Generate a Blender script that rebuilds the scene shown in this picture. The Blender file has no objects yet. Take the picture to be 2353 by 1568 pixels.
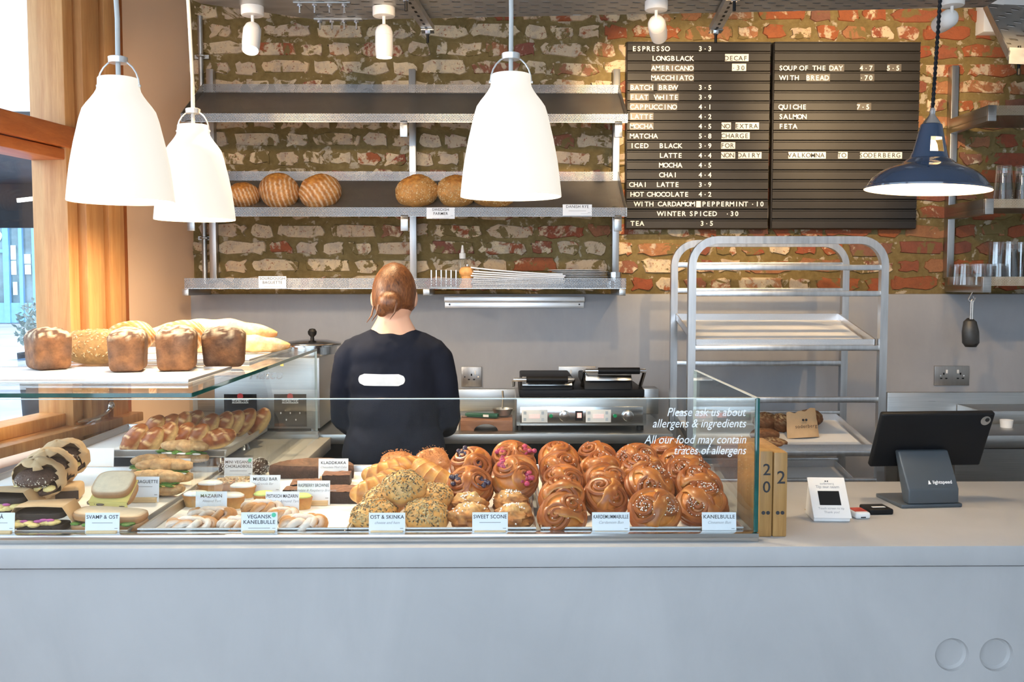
import bpy, bmesh, math, random
from mathutils import Vector, Matrix, Euler, noise

# ------------------------------------------------------------------ camera, sky, exposure
SC = bpy.context.scene
C = SC.collection
R = math.radians
PI = math.pi
IMG_W, IMG_H, FPX = 2353.0, 1568.0, 2200.0
EYE = Vector((0, 0, 1.5))
TILT, YAW = math.atan(134 / FPX), math.atan(24 / FPX)
_cd = bpy.data.cameras.new('camera')
_cd.sensor_width = 36.0
_cd.lens = FPX / IMG_W * 36.0
_cd.clip_start = 0.05
_cam = bpy.data.objects.new('camera', _cd)
_cam.location = EYE
_cam.rotation_euler = (PI / 2 - TILT, 0, -YAW)
C.objects.link(_cam)
SC.camera = _cam

W = bpy.data.worlds.new('overcast_sky')
SC.world = W
W.use_nodes = True
_bg = W.node_tree.nodes['Background']
_bg.inputs[0].default_value = (0.66, 0.82, 1.0, 1)
_bg.inputs[1].default_value = 3.35

VS = SC.view_settings
VS.view_transform = 'Standard'
VS.look = 'None'
VS.gamma = 1.0
VS.use_curve_mapping = False
VS.exposure = 0.55

# ------------------------------------------------------------------ helpers
_RC = Euler(_cam.rotation_euler).to_matrix()

def ray(px, py):
    return _RC @ Vector(((px - IMG_W / 2) / FPX, -(py - IMG_H / 2) / FPX, -1.0))

def at(px, py, Y):
    d = ray(px, py)
    return EYE + d * (Y / d.y)

def atz(px, py, z):
    d = ray(px, py)
    return EYE + d * ((z - EYE.z) / d.z)

def rnd(a, b):
    return random.uniform(a, b)

def nz(p, s=1.0, o=0.0):
    return noise.noise(Vector((p[0] * s + o, p[1] * s - o * 0.7, p[2] * s + 3.1 * o)))

def lerp(a, b, t):
    return a + (b - a) * t

def mixc(a, b, t):
    t = max(0.0, min(1.0, t))
    return tuple(a[i] + (b[i] - a[i]) * t for i in range(3))

class MB:
    """collects shapes; build() links them as ONE mesh object"""
    def __init__(s):
        s.v, s.f, s.c, s.T = [], [], [], None

    def add(s, vs, fs, col=None):
        n = len(s.v)
        T = s.T
        for i, p in enumerate(vs):
            p = Vector(p)
            s.v.append(T @ p if T is not None else p)
            if col is None:
                s.c.append((1, 1, 1))
            elif callable(col):
                s.c.append(col(p))
            elif isinstance(col, list):
                s.c.append(col[i])
            else:
                s.c.append(col)
        for f in fs:
            s.f.append([n + k for k in f])
        return s

    def box(s, x0, x1, y0, y1, z0, z1, col=None):
        vs = [(x, y, z) for z in (z0, z1) for y in (y0, y1) for x in (x0, x1)]
        return s.add(vs, [(0, 2, 3, 1), (4, 5, 7, 6), (0, 1, 5, 4), (2, 6, 7, 3), (0, 4, 6, 2), (1, 3, 7, 5)], col)

    def cbox(s, c, d, rot=None, col=None):
        m = Matrix.Translation(c) @ (rot.to_4x4() if rot is not None else Matrix())
        vs = [m @ Vector((x * d[0] / 2, y * d[1] / 2, z * d[2] / 2)) for z in (-1, 1) for y in (-1, 1) for x in (-1, 1)]
        return s.add(vs, [(0, 2, 3, 1), (4, 5, 7, 6), (0, 1, 5, 4), (2, 6, 7, 3), (0, 4, 6, 2), (1, 3, 7, 5)], col)

    def hexa(s, p):   # 8 corners in box order
        return s.add(p, [(0, 2, 3, 1), (4, 5, 7, 6), (0, 1, 5, 4), (2, 6, 7, 3), (0, 4, 6, 2), (1, 3, 7, 5)])

    def bar(s, p0, p1, w, h, up=(0, 0, 1), col=None):
        p0, p1 = Vector(p0), Vector(p1)
        d = (p1 - p0).normalized()
        up = Vector(up)
        if abs(d.dot(up)) > .95:
            up = Vector((0, 1, 0))
        a = d.cross(up).normalized() * (w / 2)
        b = a.cross(d).normalized() * (h / 2)
        vs = [p + sa * a + sb * b for p in (p0, p1) for sb in (-1, 1) for sa in (-1, 1)]
        return s.add(vs, [(0, 2, 3, 1), (4, 5, 7, 6), (0, 1, 5, 4), (2, 6, 7, 3), (0, 4, 6, 2), (1, 3, 7, 5)], col)

    def cyl(s, p0, p1, r0, r1=None, n=16, caps=True, col=None):
        return s.tube([p0, p1], [r0, r0 if r1 is None else r1], n, caps, col=col)

    def tube(s, pts, r, n=8, caps=True, closed=False, sx=1.0, sy=1.0, col=None, ref=None, colf=None, ph=0.0):
        pts = [Vector(p) for p in pts]
        m = len(pts)
        rs = r if isinstance(r, (list, tuple)) else [r] * m
        vs, cs = [], []
        prev = None
        for i, p in enumerate(pts):
            if closed:
                t = pts[(i + 1) % m] - pts[i - 1]
            else:
                t = pts[min(i + 1, m - 1)] - pts[max(i - 1, 0)]
            t.normalize()
            if prev is None:
                u = Vector(ref) if ref is not None else (Vector((0, 0, 1)) if abs(t.z) < .9 else Vector((0, 1, 0)))
            else:
                u = prev
            u = (u - t * u.dot(t))
            if u.length < 1e-6:
                u = t.orthogonal()
            u.normalize()
            prev = u
            w = t.cross(u)
            for k in range(n):
                a = 2 * PI * k / n + ph
                vs.append(p + (u * math.cos(a) * sx + w * math.sin(a) * sy) * rs[i])
                if colf:
                    cs.append(colf(i / max(1, m - 1), a))
        fs = []
        mm = m if closed else m - 1
        for i in range(mm):
            for k in range(n):
                a, b = i * n + k, i * n + (k + 1) % n
                j = (i + 1) % m
                fs.append((a, b, j * n + (k + 1) % n, j * n + k))
        if caps and not closed:
            fs.append(tuple(range(n - 1, -1, -1)))
            fs.append(tuple((m - 1) * n + k for k in range(n)))
        return s.add(vs, fs, cs if colf else col)

    def lathe(s, prof, n=32, c=(0, 0, 0), axis=None, skip=None, col=None, open_=False):
        """prof: (r, z) list; skip(i, k) drops faces"""
        c = Vector(c)
        vs, fs, idx = [], [], []
        for (r, z) in prof:
            if r < 1e-6:
                idx.append([len(vs)] * n)
                vs.append(Vector((0, 0, z)))
            else:
                idx.append(list(range(len(vs), len(vs) + n)))
                for k in range(n):
                    a = 2 * PI * k / n
                    vs.append(Vector((r * math.cos(a), r * math.sin(a), z)))
        for i in range(len(prof) - 1):
            for k in range(n):
                if skip and skip(i, k):
                    continue
                k2 = (k + 1) % n
                f = [idx[i][k], idx[i][k2], idx[i + 1][k2], idx[i + 1][k]]
                g = []
                for q in f:
                    if q not in g:
                        g.append(q)
                if len(g) > 2:
                    fs.append(g)
        if axis is not None:
            q = Vector((0, 0, 1)).rotation_difference(Vector(axis))
            vs = [q @ p for p in vs]
        vs = [p + c for p in vs]
        return s.add(vs, fs, col)

    def ell(s, c, r, nu=16, nv=10, disp=None, rot=None, col=None, power=1.0):
        c = Vector(c)
        vs, cs, fs = [], [], []
        for j in range(nv + 1):
            th = PI * j / nv
            for i in range(nu):
                ph = 2 * PI * i / nu
                d = Vector((math.sin(th) * math.cos(ph), math.sin(th) * math.sin(ph), math.cos(th)))
                if power != 1.0:
                    d = Vector([math.copysign(abs(q) ** power, q) for q in d])
                k = 1.0 + (disp(d) if disp else 0.0)
                p = Vector((d.x * r[0], d.y * r[1], d.z * r[2])) * k
                if rot is not None:
                    p = rot @ p
                vs.append(p + c)
                if callable(col):
                    cs.append(col(d))
                else:
                    cs.append(col or (1, 1, 1))
        for j in range(nv):
            for i in range(nu):
                a, b = j * nu + i, j * nu + (i + 1) % nu
                if j == 0:
                    fs.append((a, a + nu, b + nu))
                elif j == nv - 1:
                    fs.append((a, a + nu, b))
                else:
                    fs.append((a, a + nu, b + nu, b))
        return s.add(vs, fs, cs)

    def prism(s, poly, d0, d1, plane='XZ', col=None):
        """poly 2D; plane XZ extrudes along Y, XY along Z, YZ along X"""
        def m(u, v, d):
            return {'XZ': (u, d, v), 'XY': (u, v, d), 'YZ': (d, u, v)}[plane]
        n = len(poly)
        vs = [m(u, v, d0) for u, v in poly] + [m(u, v, d1) for u, v in poly]
        fs = [tuple(range(n)), tuple(range(2 * n - 1, n - 1, -1))]
        fs += [(i, i + n, (i + 1) % n + n, (i + 1) % n) for i in range(n)]
        return s.add(vs, fs, col)

    def seed(s, p, t, nrm, a, b, h, col=None):   # little octahedral grain
        t = Vector(t).normalized()
        nrm = Vector(nrm).normalized()
        w = t.cross(nrm)
        p = Vector(p)
        return s.add([p + t * a, p - t * a, p + w * b, p - w * b, p + nrm * h, p - nrm * h],
                     [(0, 2, 4), (2, 1, 4), (1, 3, 4), (3, 0, 4), (2, 0, 5), (1, 2, 5), (3, 1, 5), (0, 3, 5)], col)

    def mesh(s, name, bevel=0.0, seg=2, weld=False, smooth=True, angle=40):
        me = bpy.data.meshes.new(name)
        me.from_pydata([tuple(p) for p in s.v], [], s.f)
        bm = bmesh.new()
        bm.from_mesh(me)
        cl = bm.verts.layers.float_color.new('Col')
        bm.verts.ensure_lookup_table()
        for v, c in zip(bm.verts, s.c):
            v[cl] = (c[0], c[1], c[2], 1)
        if weld:
            bmesh.ops.remove_doubles(bm, verts=bm.verts, dist=1e-5)
        loose = [v for v in bm.verts if not v.link_faces]
        if loose:
            bmesh.ops.delete(bm, geom=loose, context='VERTS')
        bmesh.ops.recalc_face_normals(bm, faces=bm.faces)
        if bevel > 0:
            es = [e for e in bm.edges if len(e.link_faces) == 2 and e.calc_face_angle(0) > R(30)]
            bmesh.ops.bevel(bm, geom=es, offset=bevel, segments=seg, profile=.5, affect='EDGES', clamp_overlap=True)
        bm.to_mesh(me)
        bm.free()
        if smooth:
            me.shade_smooth()
            me.set_sharp_from_angle(angle=R(angle))
        return me

    def build(s, name, mat, parent=None, loc=None, **kw):
        me = s.mesh(name, **kw)
        return link(name, me, mat, parent, loc)

def link(name, me, mat, parent=None, loc=None):
    if mat is not None and not me.materials:
        me.materials.append(mat)
    o = bpy.data.objects.new(name, me)
    C.objects.link(o)
    if parent is not None:
        o.parent = parent
    if loc is not None:
        o.location = loc
    return o

def tag(o, label=None, cat=None, group=None, kind=None):
    if label:
        o['label'] = label
    if cat:
        o['category'] = cat
    if group:
        o['group'] = group
    if kind:
        o['kind'] = kind
    return o

def thing(name, label, cat, loc=(0, 0, 0), rot=(0, 0, 0), group=None):
    o = bpy.data.objects.new(name, None)
    o.empty_display_size = .02
    C.objects.link(o)
    o.location = loc
    o.rotation_euler = rot
    return tag(o, label, cat, group)

def struct(name, mb, mat, label=None, **kw):
    o = mb.build(name, mat, **kw) if isinstance(mb, MB) else mb
    o['kind'] = 'structure'
    if label:
        o['label'] = label
    return o

def copy_tree(o, parent=None):
    c = o.copy()
    C.objects.link(c)
    c.parent = parent
    for ch in list(o.children):
        copy_tree(ch, c)
    return c

class Proto:
    """first use places the prototype itself, later uses place copies"""
    def __init__(s, root):
        s.root, s.used = root, False
    def put(s, loc, rot, label, scale=None):
        o = s.root if not s.used else copy_tree(s.root)
        s.used = True
        o.location = loc
        o.rotation_euler = rot
        if scale is not None:
            o.scale = (scale,) * 3 if not isinstance(scale, (tuple, list)) else scale
        o['label'] = label
        return o

ORD = ['first', 'second', 'third', 'fourth', 'fifth', 'sixth', 'seventh', 'eighth', 'ninth', 'tenth', 'eleventh', 'twelfth', 'thirteenth', 'fourteenth', 'fifteenth']

def text_mesh(body, size, align='CENTER', shear=0.0, bold=0.0, spacing=1.0, line=1.0, extrude=0.0, mat4=None):
    cu = bpy.data.curves.new('lettering', 'FONT')
    cu.body = body
    cu.size = size
    cu.align_x = align
    cu.align_y = 'CENTER'
    cu.shear = shear
    cu.offset = bold
    cu.space_character = spacing
    cu.space_line = line
    cu.extrude = extrude
    cu.resolution_u = 3
    cu.fill_mode = 'BOTH' if extrude else 'FRONT'
    ob = bpy.data.objects.new('lettering', cu)
    me = bpy.data.meshes.new_from_object(ob)
    bpy.data.objects.remove(ob)
    bpy.data.curves.remove(cu)
    if mat4 is not None:
        me.transform(mat4)
    me.name = 'lettering'
    return me

UPRIGHT = Matrix.Rotation(PI / 2, 4, 'X')   # text plane -> facing -Y

def join_meshes(name, mes):
    mb = MB()
    for me in mes:
        n = len(mb.v)
        mb.add([v.co.copy() for v in me.vertices], [tuple(p.vertices) for p in me.polygons])
    return mb
# ------------------------------------------------------------------ procedural materials
class NT:
    def __init__(s, name):
        s.m = bpy.data.materials.new(name)
        s.m.use_nodes = True
        s.t = s.m.node_tree
        s.n = s.t.nodes
        s.b = s.n['Principled BSDF']
        s.out = s.n['Material Output']
    def new(s, typ, **kw):
        nd = s.n.new(typ)
        for k, v in kw.items():
            setattr(nd, k, v)
        return nd
    def l(s, a, b):
        s.t.links.new(a, b)
    def val(s, sock, v):
        if hasattr(v, 'is_output'):
            s.l(v, sock)
        else:
            sock.default_value = v
    def coord(s, kind='Object', scale=None):
        tc = s.new('ShaderNodeTexCoord')
        o = tc.outputs[kind]
        if kind == 'World':
            pass
        if scale is not None:
            mp = s.new('ShaderNodeMapping')
            mp.inputs['Scale'].default_value = scale
            s.l(o, mp.inputs[0])
            o = mp.outputs[0]
        return o
    def wpos(s, scale=None):
        g = s.new('ShaderNodeNewGeometry')
        o = g.outputs['Position']
        if scale is not None:
            mp = s.new('ShaderNodeMapping')
            mp.inputs['Scale'].default_value = scale
            s.l(o, mp.inputs[0])
            o = mp.outputs[0]
        return o
    def noise(s, vec, scale, detail=4, rough=.55, dist=0.0):
        nd = s.new('ShaderNodeTexNoise')
        s.l(vec, nd.inputs['Vector'])
        nd.inputs['Scale'].default_value = scale
        nd.inputs['Detail'].default_value = detail
        nd.inputs['Roughness'].default_value = rough
        nd.inputs['Distortion'].default_value = dist
        return nd.outputs['Fac']
    def ramp(s, fac, stops, interp='LINEAR'):
        nd = s.new('ShaderNodeValToRGB')
        nd.color_ramp.interpolation = interp
        el = nd.color_ramp.elements
        while len(el) < len(stops):
            el.new(.5)
        for e, (p, c) in zip(el, stops):
            e.position = p
            e.color = (*c, 1) if len(c) == 3 else c
        s.l(fac, nd.inputs[0])
        return nd.outputs[0]
    def mapr(s, v, a, b, c=0.0, d=1.0):
        nd = s.new('ShaderNodeMapRange')
        s.val(nd.inputs[0], v)
        for i, q in enumerate((a, b, c, d)):
            s.val(nd.inputs[i + 1], q)
        return nd.outputs[0]
    def mix(s, fac, a, b, mode='MIX'):
        nd = s.new('ShaderNodeMix', data_type='RGBA', blend_type=mode)
        s.val(nd.inputs[0], fac)
        for k, v in ((6, a), (7, b)):
            if hasattr(v, 'is_output'):
                s.l(v, nd.inputs[k])
            else:
                nd.inputs[k].default_value = (*v, 1) if len(v) == 3 else v
        return nd.outputs[2]
    def math(s, op, a, b=0.0, c=0.0):
        nd = s.new('ShaderNodeMath', operation=op)
        for i, q in enumerate((a, b, c)):
            s.val(nd.inputs[i], q)
        return nd.outputs[0]
    def vmath(s, op, a, b=None):
        nd = s.new('ShaderNodeVectorMath', operation=op)
        for i, q in enumerate((a, b)):
            if q is not None:
                s.val(nd.inputs[i], q)
        return nd.outputs['Value'] if op in ('LENGTH', 'DOT_PRODUCT') else nd.outputs[0]
    def sep(s, v):
        nd = s.new('ShaderNodeSeparateXYZ')
        s.l(v, nd.inputs[0])
        return nd.outputs
    def comb(s, x, y, z=0.0):
        nd = s.new('ShaderNodeCombineXYZ')
        for i, q in enumerate((x, y, z)):
            s.val(nd.inputs[i], q)
        return nd.outputs[0]
    def bump(s, h, strength=.3, dist=.01):
        nd = s.new('ShaderNodeBump')
        nd.inputs['Strength'].default_value = strength
        nd.inputs['Distance'].default_value = dist
        s.l(h, nd.inputs['Height'])
        s.l(nd.outputs[0], s.b.inputs['Normal'])
    def base(s, c):
        if hasattr(c, 'is_output'):
            s.l(c, s.b.inputs['Base Color'])
        else:
            s.b.inputs['Base Color'].default_value = (*c, 1)
    def set(s, rough=None, metal=None, spec=None, coat=None, trans=None, ior=None, sss=None, emit=None, estr=0):
        i = s.b.inputs
        for k, v in (('Roughness', rough), ('Metallic', metal), ('Specular IOR Level', spec), ('Coat Weight', coat), ('Transmission Weight', trans), ('IOR', ior)):
            if v is not None:
                s.val(i[k], v)
        if sss:
            i['Subsurface Weight'].default_value = sss
            i['Subsurface Radius'].default_value = (.01, .005, .003)
        if emit:
            i['Emission Color'].default_value = (*emit, 1)
            i['Emission Strength'].default_value = estr
        return s

def srgb(r, g, b):
    def f(c):
        c /= 255.0
        return c / 12.92 if c <= .04045 else ((c + .055) / 1.055) ** 2.4
    return (f(r), f(g), f(b))

MATS = {}

def mat(name, c, rough=.5, metal=0.0, var=.12, scale=8.0, bump=0.0, bscale=60.0, stretch=None, **kw):
    if name in MATS:
        return MATS[name]
    s = NT(name)
    co = s.coord('Object', stretch)
    n1 = s.noise(co, scale, 5)
    lo = tuple(max(0, q * (1 - var)) for q in c)
    hi = tuple(min(1, q * (1 + var)) for q in c)
    s.base(s.ramp(n1, [(.25, lo), (.75, hi)]))
    s.set(rough=rough, metal=metal, **kw)
    if bump:
        s.bump(s.noise(co, bscale, 3), bump, .004)
    MATS[name] = s.m
    return s.m

# vertex-coloured food crust: the colours are the bake itself
def crust(name, rough=.45, coat=0.0, var=.25, scale=60, bump=.35, bscale=180, spec=.4, sss=.0):
    s = NT(name)
    a = s.new('ShaderNodeAttribute', attribute_name='Col')
    co = s.coord('Object')
    n1 = s.noise(co, scale, 5, .65)
    k = s.mapr(n1, .3, .7, 1 - var, 1 + var)
    col = s.vmath('MULTIPLY', a.outputs['Color'], s.comb(k, k, k))
    s.base(col)
    s.set(rough=rough, coat=coat, spec=spec)
    s.b.inputs['Coat Roughness'].default_value = .18
    if bump:
        s.bump(s.noise(co, bscale, 4), bump, .003)
    MATS[name] = s.m
    return s.m

def wood(name, c1, c2, scale=6.0, axis=2, rough=.45, stretch=14.0):
    s = NT(name)
    sc = [stretch, stretch, stretch]
    sc[axis] = 1.0
    co = s.coord('Object', tuple(sc))
    n1 = s.noise(co, scale, 6, .6, .6)
    n2 = s.noise(co, scale * 6, 4, .6)
    k = s.math('ADD', s.math('MULTIPLY', n1, .75), s.math('MULTIPLY', n2, .25))
    s.base(s.ramp(k, [(.3, c1), (.7, c2)]))
    s.set(rough=rough)
    s.bump(k, .15, .003)
    MATS[name] = s.m
    return s.m

def steel(name, c=(.62, .62, .62), rough=.3, axis=0, var=.1, stretch=60):
    s = NT(name)
    sc = [stretch] * 3
    sc[axis] = 1.0
    co = s.coord('Object', tuple(sc))
    n1 = s.noise(co, 6, 3)
    n2 = s.noise(s.coord('Object'), 5, 4)
    s.base(s.ramp(n1, [(.3, tuple(q * (1 - var) for q in c)), (.7, tuple(min(1, q * (1 + var)) for q in c))]))
    s.set(metal=1.0, rough=s.mapr(s.math('ADD', s.math('MULTIPLY', n1, .6), s.math('MULTIPLY', n2, .4)), .3, .7, rough * .8, rough * 1.25))
    MATS[name] = s.m
    return s.m

def perforated(name, c, pitch, hole, rough=.35, axes=('x', 'z'), slot=None):
    """sheet steel with a real pattern of holes (transparent where punched)"""
    s = NT(name)
    o = s.sep(s.coord('Object'))
    ix = {'x': 0, 'y': 1, 'z': 2}
    u, v = o[ix[axes[0]]], o[ix[axes[1]]]
    px, pz = (pitch, pitch * 1.732) if slot is None else (slot[0], slot[1] * 2)
    def cell(off):
        fu = s.math('SUBTRACT', s.math('FRACT', s.math('ADD', s.math('DIVIDE', u, px), off + 50)), .5)
        fv = s.math('SUBTRACT', s.math('FRACT', s.math('ADD', s.math('DIVIDE', v, pz), off + 50)), .5)
        fu, fv = s.math('MULTIPLY', fu, px), s.math('MULTIPLY', fv, pz)
        if slot is None:
            d = s.math('SQRT', s.math('ADD', s.math('MULTIPLY', fu, fu), s.math('MULTIPLY', fv, fv)))
            return s.math('LESS_THAN', d, hole)
        a = s.math('LESS_THAN', s.math('ABSOLUTE', fu), slot[2])
        b = s.math('LESS_THAN', s.math('ABSOLUTE', fv), slot[3])
        return s.math('MULTIPLY', a, b)
    h = s.math('MAXIMUM', cell(0.0), cell(.5))
    n1 = s.noise(s.coord('Object'), 6, 4)
    s.base(s.ramp(n1, [(.3, tuple(q * .88 for q in c)), (.7, tuple(q * 1.1 for q in c))]))
    s.set(metal=.75, rough=rough)
    tr = s.new('ShaderNodeBsdfTransparent')
    mx = s.new('ShaderNodeMixShader')
    s.l(h, mx.inputs[0])
    s.l(s.b.outputs[0], mx.inputs[1])
    s.l(tr.outputs[0], mx.inputs[2])
    s.l(mx.outputs[0], s.out.inputs[0])
    MATS[name] = s.m
    return s.m

def pane(name, tint=(.97, .99, .985), rough=.0, refl=1.0, ior=1.5):
    """thin sheet glass: clear transmission plus fresnel mirror reflection"""
    s = NT(name)
    tr = s.new('ShaderNodeBsdfTransparent')
    tr.inputs[0].default_value = (*tint, 1)
    gl = s.new('ShaderNodeBsdfGlossy')
    gl.inputs['Roughness'].default_value = rough
    gl.inputs['Color'].default_value = (1, 1, 1, 1)
    fr = s.new('ShaderNodeFresnel')
    bf_ = s.new('ShaderNodeNewGeometry').outputs['Backfacing']      # a thin sheet reflects alike from both faces
    s.l(s.mapr(bf_, 0, 1, ior, 1 / ior), fr.inputs['IOR'])
    n = s.noise(s.coord('Object'), 3, 4)
    k = s.math('MULTIPLY', fr.outputs[0], s.mapr(n, .3, .7, refl * .9, refl * 1.1))
    mx = s.new('ShaderNodeMixShader')
    s.l(k, mx.inputs[0])
    s.l(tr.outputs[0], mx.inputs[1])
    s.l(gl.outputs[0], mx.inputs[2])
    s.l(mx.outputs[0], s.out.inputs[0])
    MATS[name] = s.m
    return s.m

def emitter(name, c, strength, var=.05):
    s = NT(name)
    n = s.noise(s.coord('Object'), 6, 2)
    s.base((.9, .9, .88))
    s.set(rough=.4)
    s.l(s.ramp(n, [(.3, tuple(q * (1 - var) for q in c)), (.7, c)]), s.b.inputs['Emission Color'])
    s.b.inputs['Emission Strength'].default_value = strength
    MATS[name] = s.m
    return s.m

def plaster(name, c1, c2, rough=.55, scale=1.6, bump=.12):
    s = NT(name)
    co = s.wpos()
    n1 = s.noise(co, scale, 7, .6, .4)
    n2 = s.noise(s.wpos((1, 1, .35)), scale * 4, 6, .65, .8)
    k = s.math('ADD', s.math('MULTIPLY', n1, .6), s.math('MULTIPLY', n2, .4))
    s.base(s.ramp(k, [(.32, c1), (.68, c2)]))
    s.set(rough=s.mapr(n2, .3, .7, rough * .85, rough * 1.15), spec=.35)
    s.bump(k, bump, .01)
    MATS[name] = s.m
    return s.m

M_plaster = plaster('trowelled_grey_plaster', (.30, .305, .325), (.40, .40, .415))
M_counter = plaster('trowelled_counter_plaster', (.40, .395, .395), (.50, .49, .485), scale=1.3)
M_beige = plaster('beige_wall_paint', (.77, .52, .345), (.83, .57, .385), rough=.7, scale=1.0, bump=.04)
M_white = mat('white_paint', (.8, .79, .77), .5, var=.03)
M_ceil = mat('ceiling_paint', (.55, .52, .48), .8, var=.05)
M_floor = mat('floor_concrete', (.30, .29, .28), .6, var=.15)
M_oak = wood('oiled_oak', srgb(176, 116, 62), srgb(214, 160, 102), 3.0, 2)
M_oakdark = wood('dark_oak', srgb(150, 78, 30), srgb(184, 106, 50), 3.0, 2)
M_oakrail = wood('oak_rail', srgb(160, 82, 36), srgb(196, 116, 60), 3.0, 1)
M_steel = steel('brushed_steel', (.44, .44, .43), .33)
M_steelv = steel('brushed_steel_upright', (.52, .52, .52), .34, axis=2)
M_bright = steel('bright_steel', (.55, .55, .54), .18)
M_chrome = mat('chrome', (.85, .85, .85), .08, 1.0, var=.03)
M_galv = steel('galvanised_steel', (.48, .48, .47), .45, var=.18, stretch=4)
M_alu = steel('tray_aluminium', (.72, .72, .73), .36, axis=1, var=.06)
M_perf = perforated('perforated_steel', (.27, .265, .265), .0062, .0021)
M_perffloor = perforated('perforated_shelf_floor', (.34, .32, .30), .0062, .0017, axes=('x', 'y'))
M_slot = perforated('slotted_cable_tray', (.42, .42, .41), 0, 0, rough=.5, axes=('x', 'y'), slot=(.075, .030, .014, .0045))
M_glass = pane('clear_sheet_glass', (.975, .99, .985), refl=.6)
M_sideglass = pane('clear_side_glass', (.975, .99, .985), refl=.45)
M_winglass = pane('window_glass', (.96, .985, .985), refl=.5)
M_glassedge = mat('green_glass_edge', (.004, .075, .065), .08, 0, var=.3, scale=30, coat=.6)
M_glassline = mat('polished_glass_edge', (.62, .70, .68), .1, 0, var=.1)
M_tumbler = pane('tumbler_glass', (.975, .985, .985), refl=1.5)
M_black = mat('black_plastic', (.007, .007, .008), .5, var=.2, spec=.25)
M_blackgloss = mat('black_gloss', (.01, .01, .011), .15, var=.2)
M_boardblack = mat('letter_board_black', (.022, .019, .017), .5, var=.15, spec=.35)
M_letter = mat('letter_cream', (.85, .80, .70), .6, var=.04)
M_tile = mat('letter_tile_cream', (.80, .70, .60), .6, var=.05)
M_tiledark = mat('letter_tile_smoked', (.10, .085, .07), .4, var=.2)
M_ink = mat('dark_ink', (.03, .03, .035), .7, var=.1)
M_inkgrey = mat('grey_ink', (.33, .34, .36), .7, var=.1)
M_card = mat('white_card', (.80, .83, .88), .6, var=.02)
M_green = mat('green_sticker', (.10, .55, .36), .6, var=.05)
M_pine = wood('pale_pine', srgb(202, 168, 118), srgb(226, 196, 150), 5, 0)
M_block = wood('stained_pine', srgb(150, 108, 58), srgb(188, 146, 88), 4, 2)
M_paper = mat('white_baking_paper', (.86, .86, .85), .7, var=.03, bump=.25, bscale=25)
M_kraft = mat('brown_kraft_paper', (.56, .37, .20), .75, var=.12, bump=.4, bscale=40)
M_vinyl = mat('white_vinyl', (.92, .92, .92), .6, var=.02)
# ------------------------------------------------------------------ the setting
WALL_Y = 4.15
CORNER_X = -1.324
SPL = 0.16
_L = math.hypot(1, SPL)
DU = Vector((-SPL, -1, 0)) / _L      # along the window wall, towards the camera
DN = Vector((1, -SPL, 0)) / _L       # into the room

def wl(u, n, z):
    return Vector((CORNER_X, WALL_Y, 0)) + DU * u + DN * n + Vector((0, 0, z))

def upx(px):
    m = (px - 1152) / FPX
    Y = (-CORNER_X + SPL * WALL_Y) / (SPL - m)
    return (WALL_Y - Y) * _L

def wbox(mb, u0, u1, n0, n1, z0, z1):
    return mb.hexa([wl(u, n, z) for z in (z0, z1) for n in (n0, n1) for u in (u0, u1)])

struct('floor', MB().box(-2.6, 3.0, -1.2, 4.3, -.05, 0), M_floor, 'grey concrete cafe floor')
struct('ceiling', MB().box(-2.6, 3.0, -1.2, 4.3, 2.95, 3.0), M_ceil, 'plain ceiling above the cable trays')
struct('wall_added_low', MB().box(-2.4, 1.2, -1.3, -1.2, 0, .85), M_ceil, 'unseen low wall behind the viewpoint, added to darken the glass reflection')  # added out of view so the front glass mirrors something dark
struct('wall_added_front', MB().box(1.2, 3.0, -1.3, -1.2, 0, 2.95), M_white, 'unseen wall behind the viewpoint, added to cut daylight on the right')  # added out of view to block sky light from the right side
struct('wall_right', MB().box(2.9, 3.0, -1.2, 4.3, 0, 2.95), M_white, 'unseen side wall at the far right, added to bounce light')  # unseen, put in as a bounce surface and daylight stop

# mortar
def mortar_mat():
    s = NT('olive_mortar')
    co = s.wpos()
    n1 = s.noise(co, 5, 6, .6)
    n2 = s.noise(co, 40, 5, .6)
    k = s.math('ADD', s.math('MULTIPLY', n1, .6), s.math('MULTIPLY', n2, .4))
    c = s.ramp(k, [(.3, (.125, .085, .028)), (.55, (.20, .142, .056)), (.75, (.28, .205, .09))])
    sm = s.noise(co, 13, 6, .65, .4)                       # lime smears dragged across the joints
    c = s.mix(s.mapr(sm, .575, .615, 0, .8), c, s.mix(s.mapr(s.noise(co, 30, 5, .7), .45, .62, 0, .6), (.50, .42, .31), (.34, .26, .19)))
    s.base(c)
    s.set(rough=.85, spec=.2)
    s.bump(k, .5, .012)
    return s.m

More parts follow.
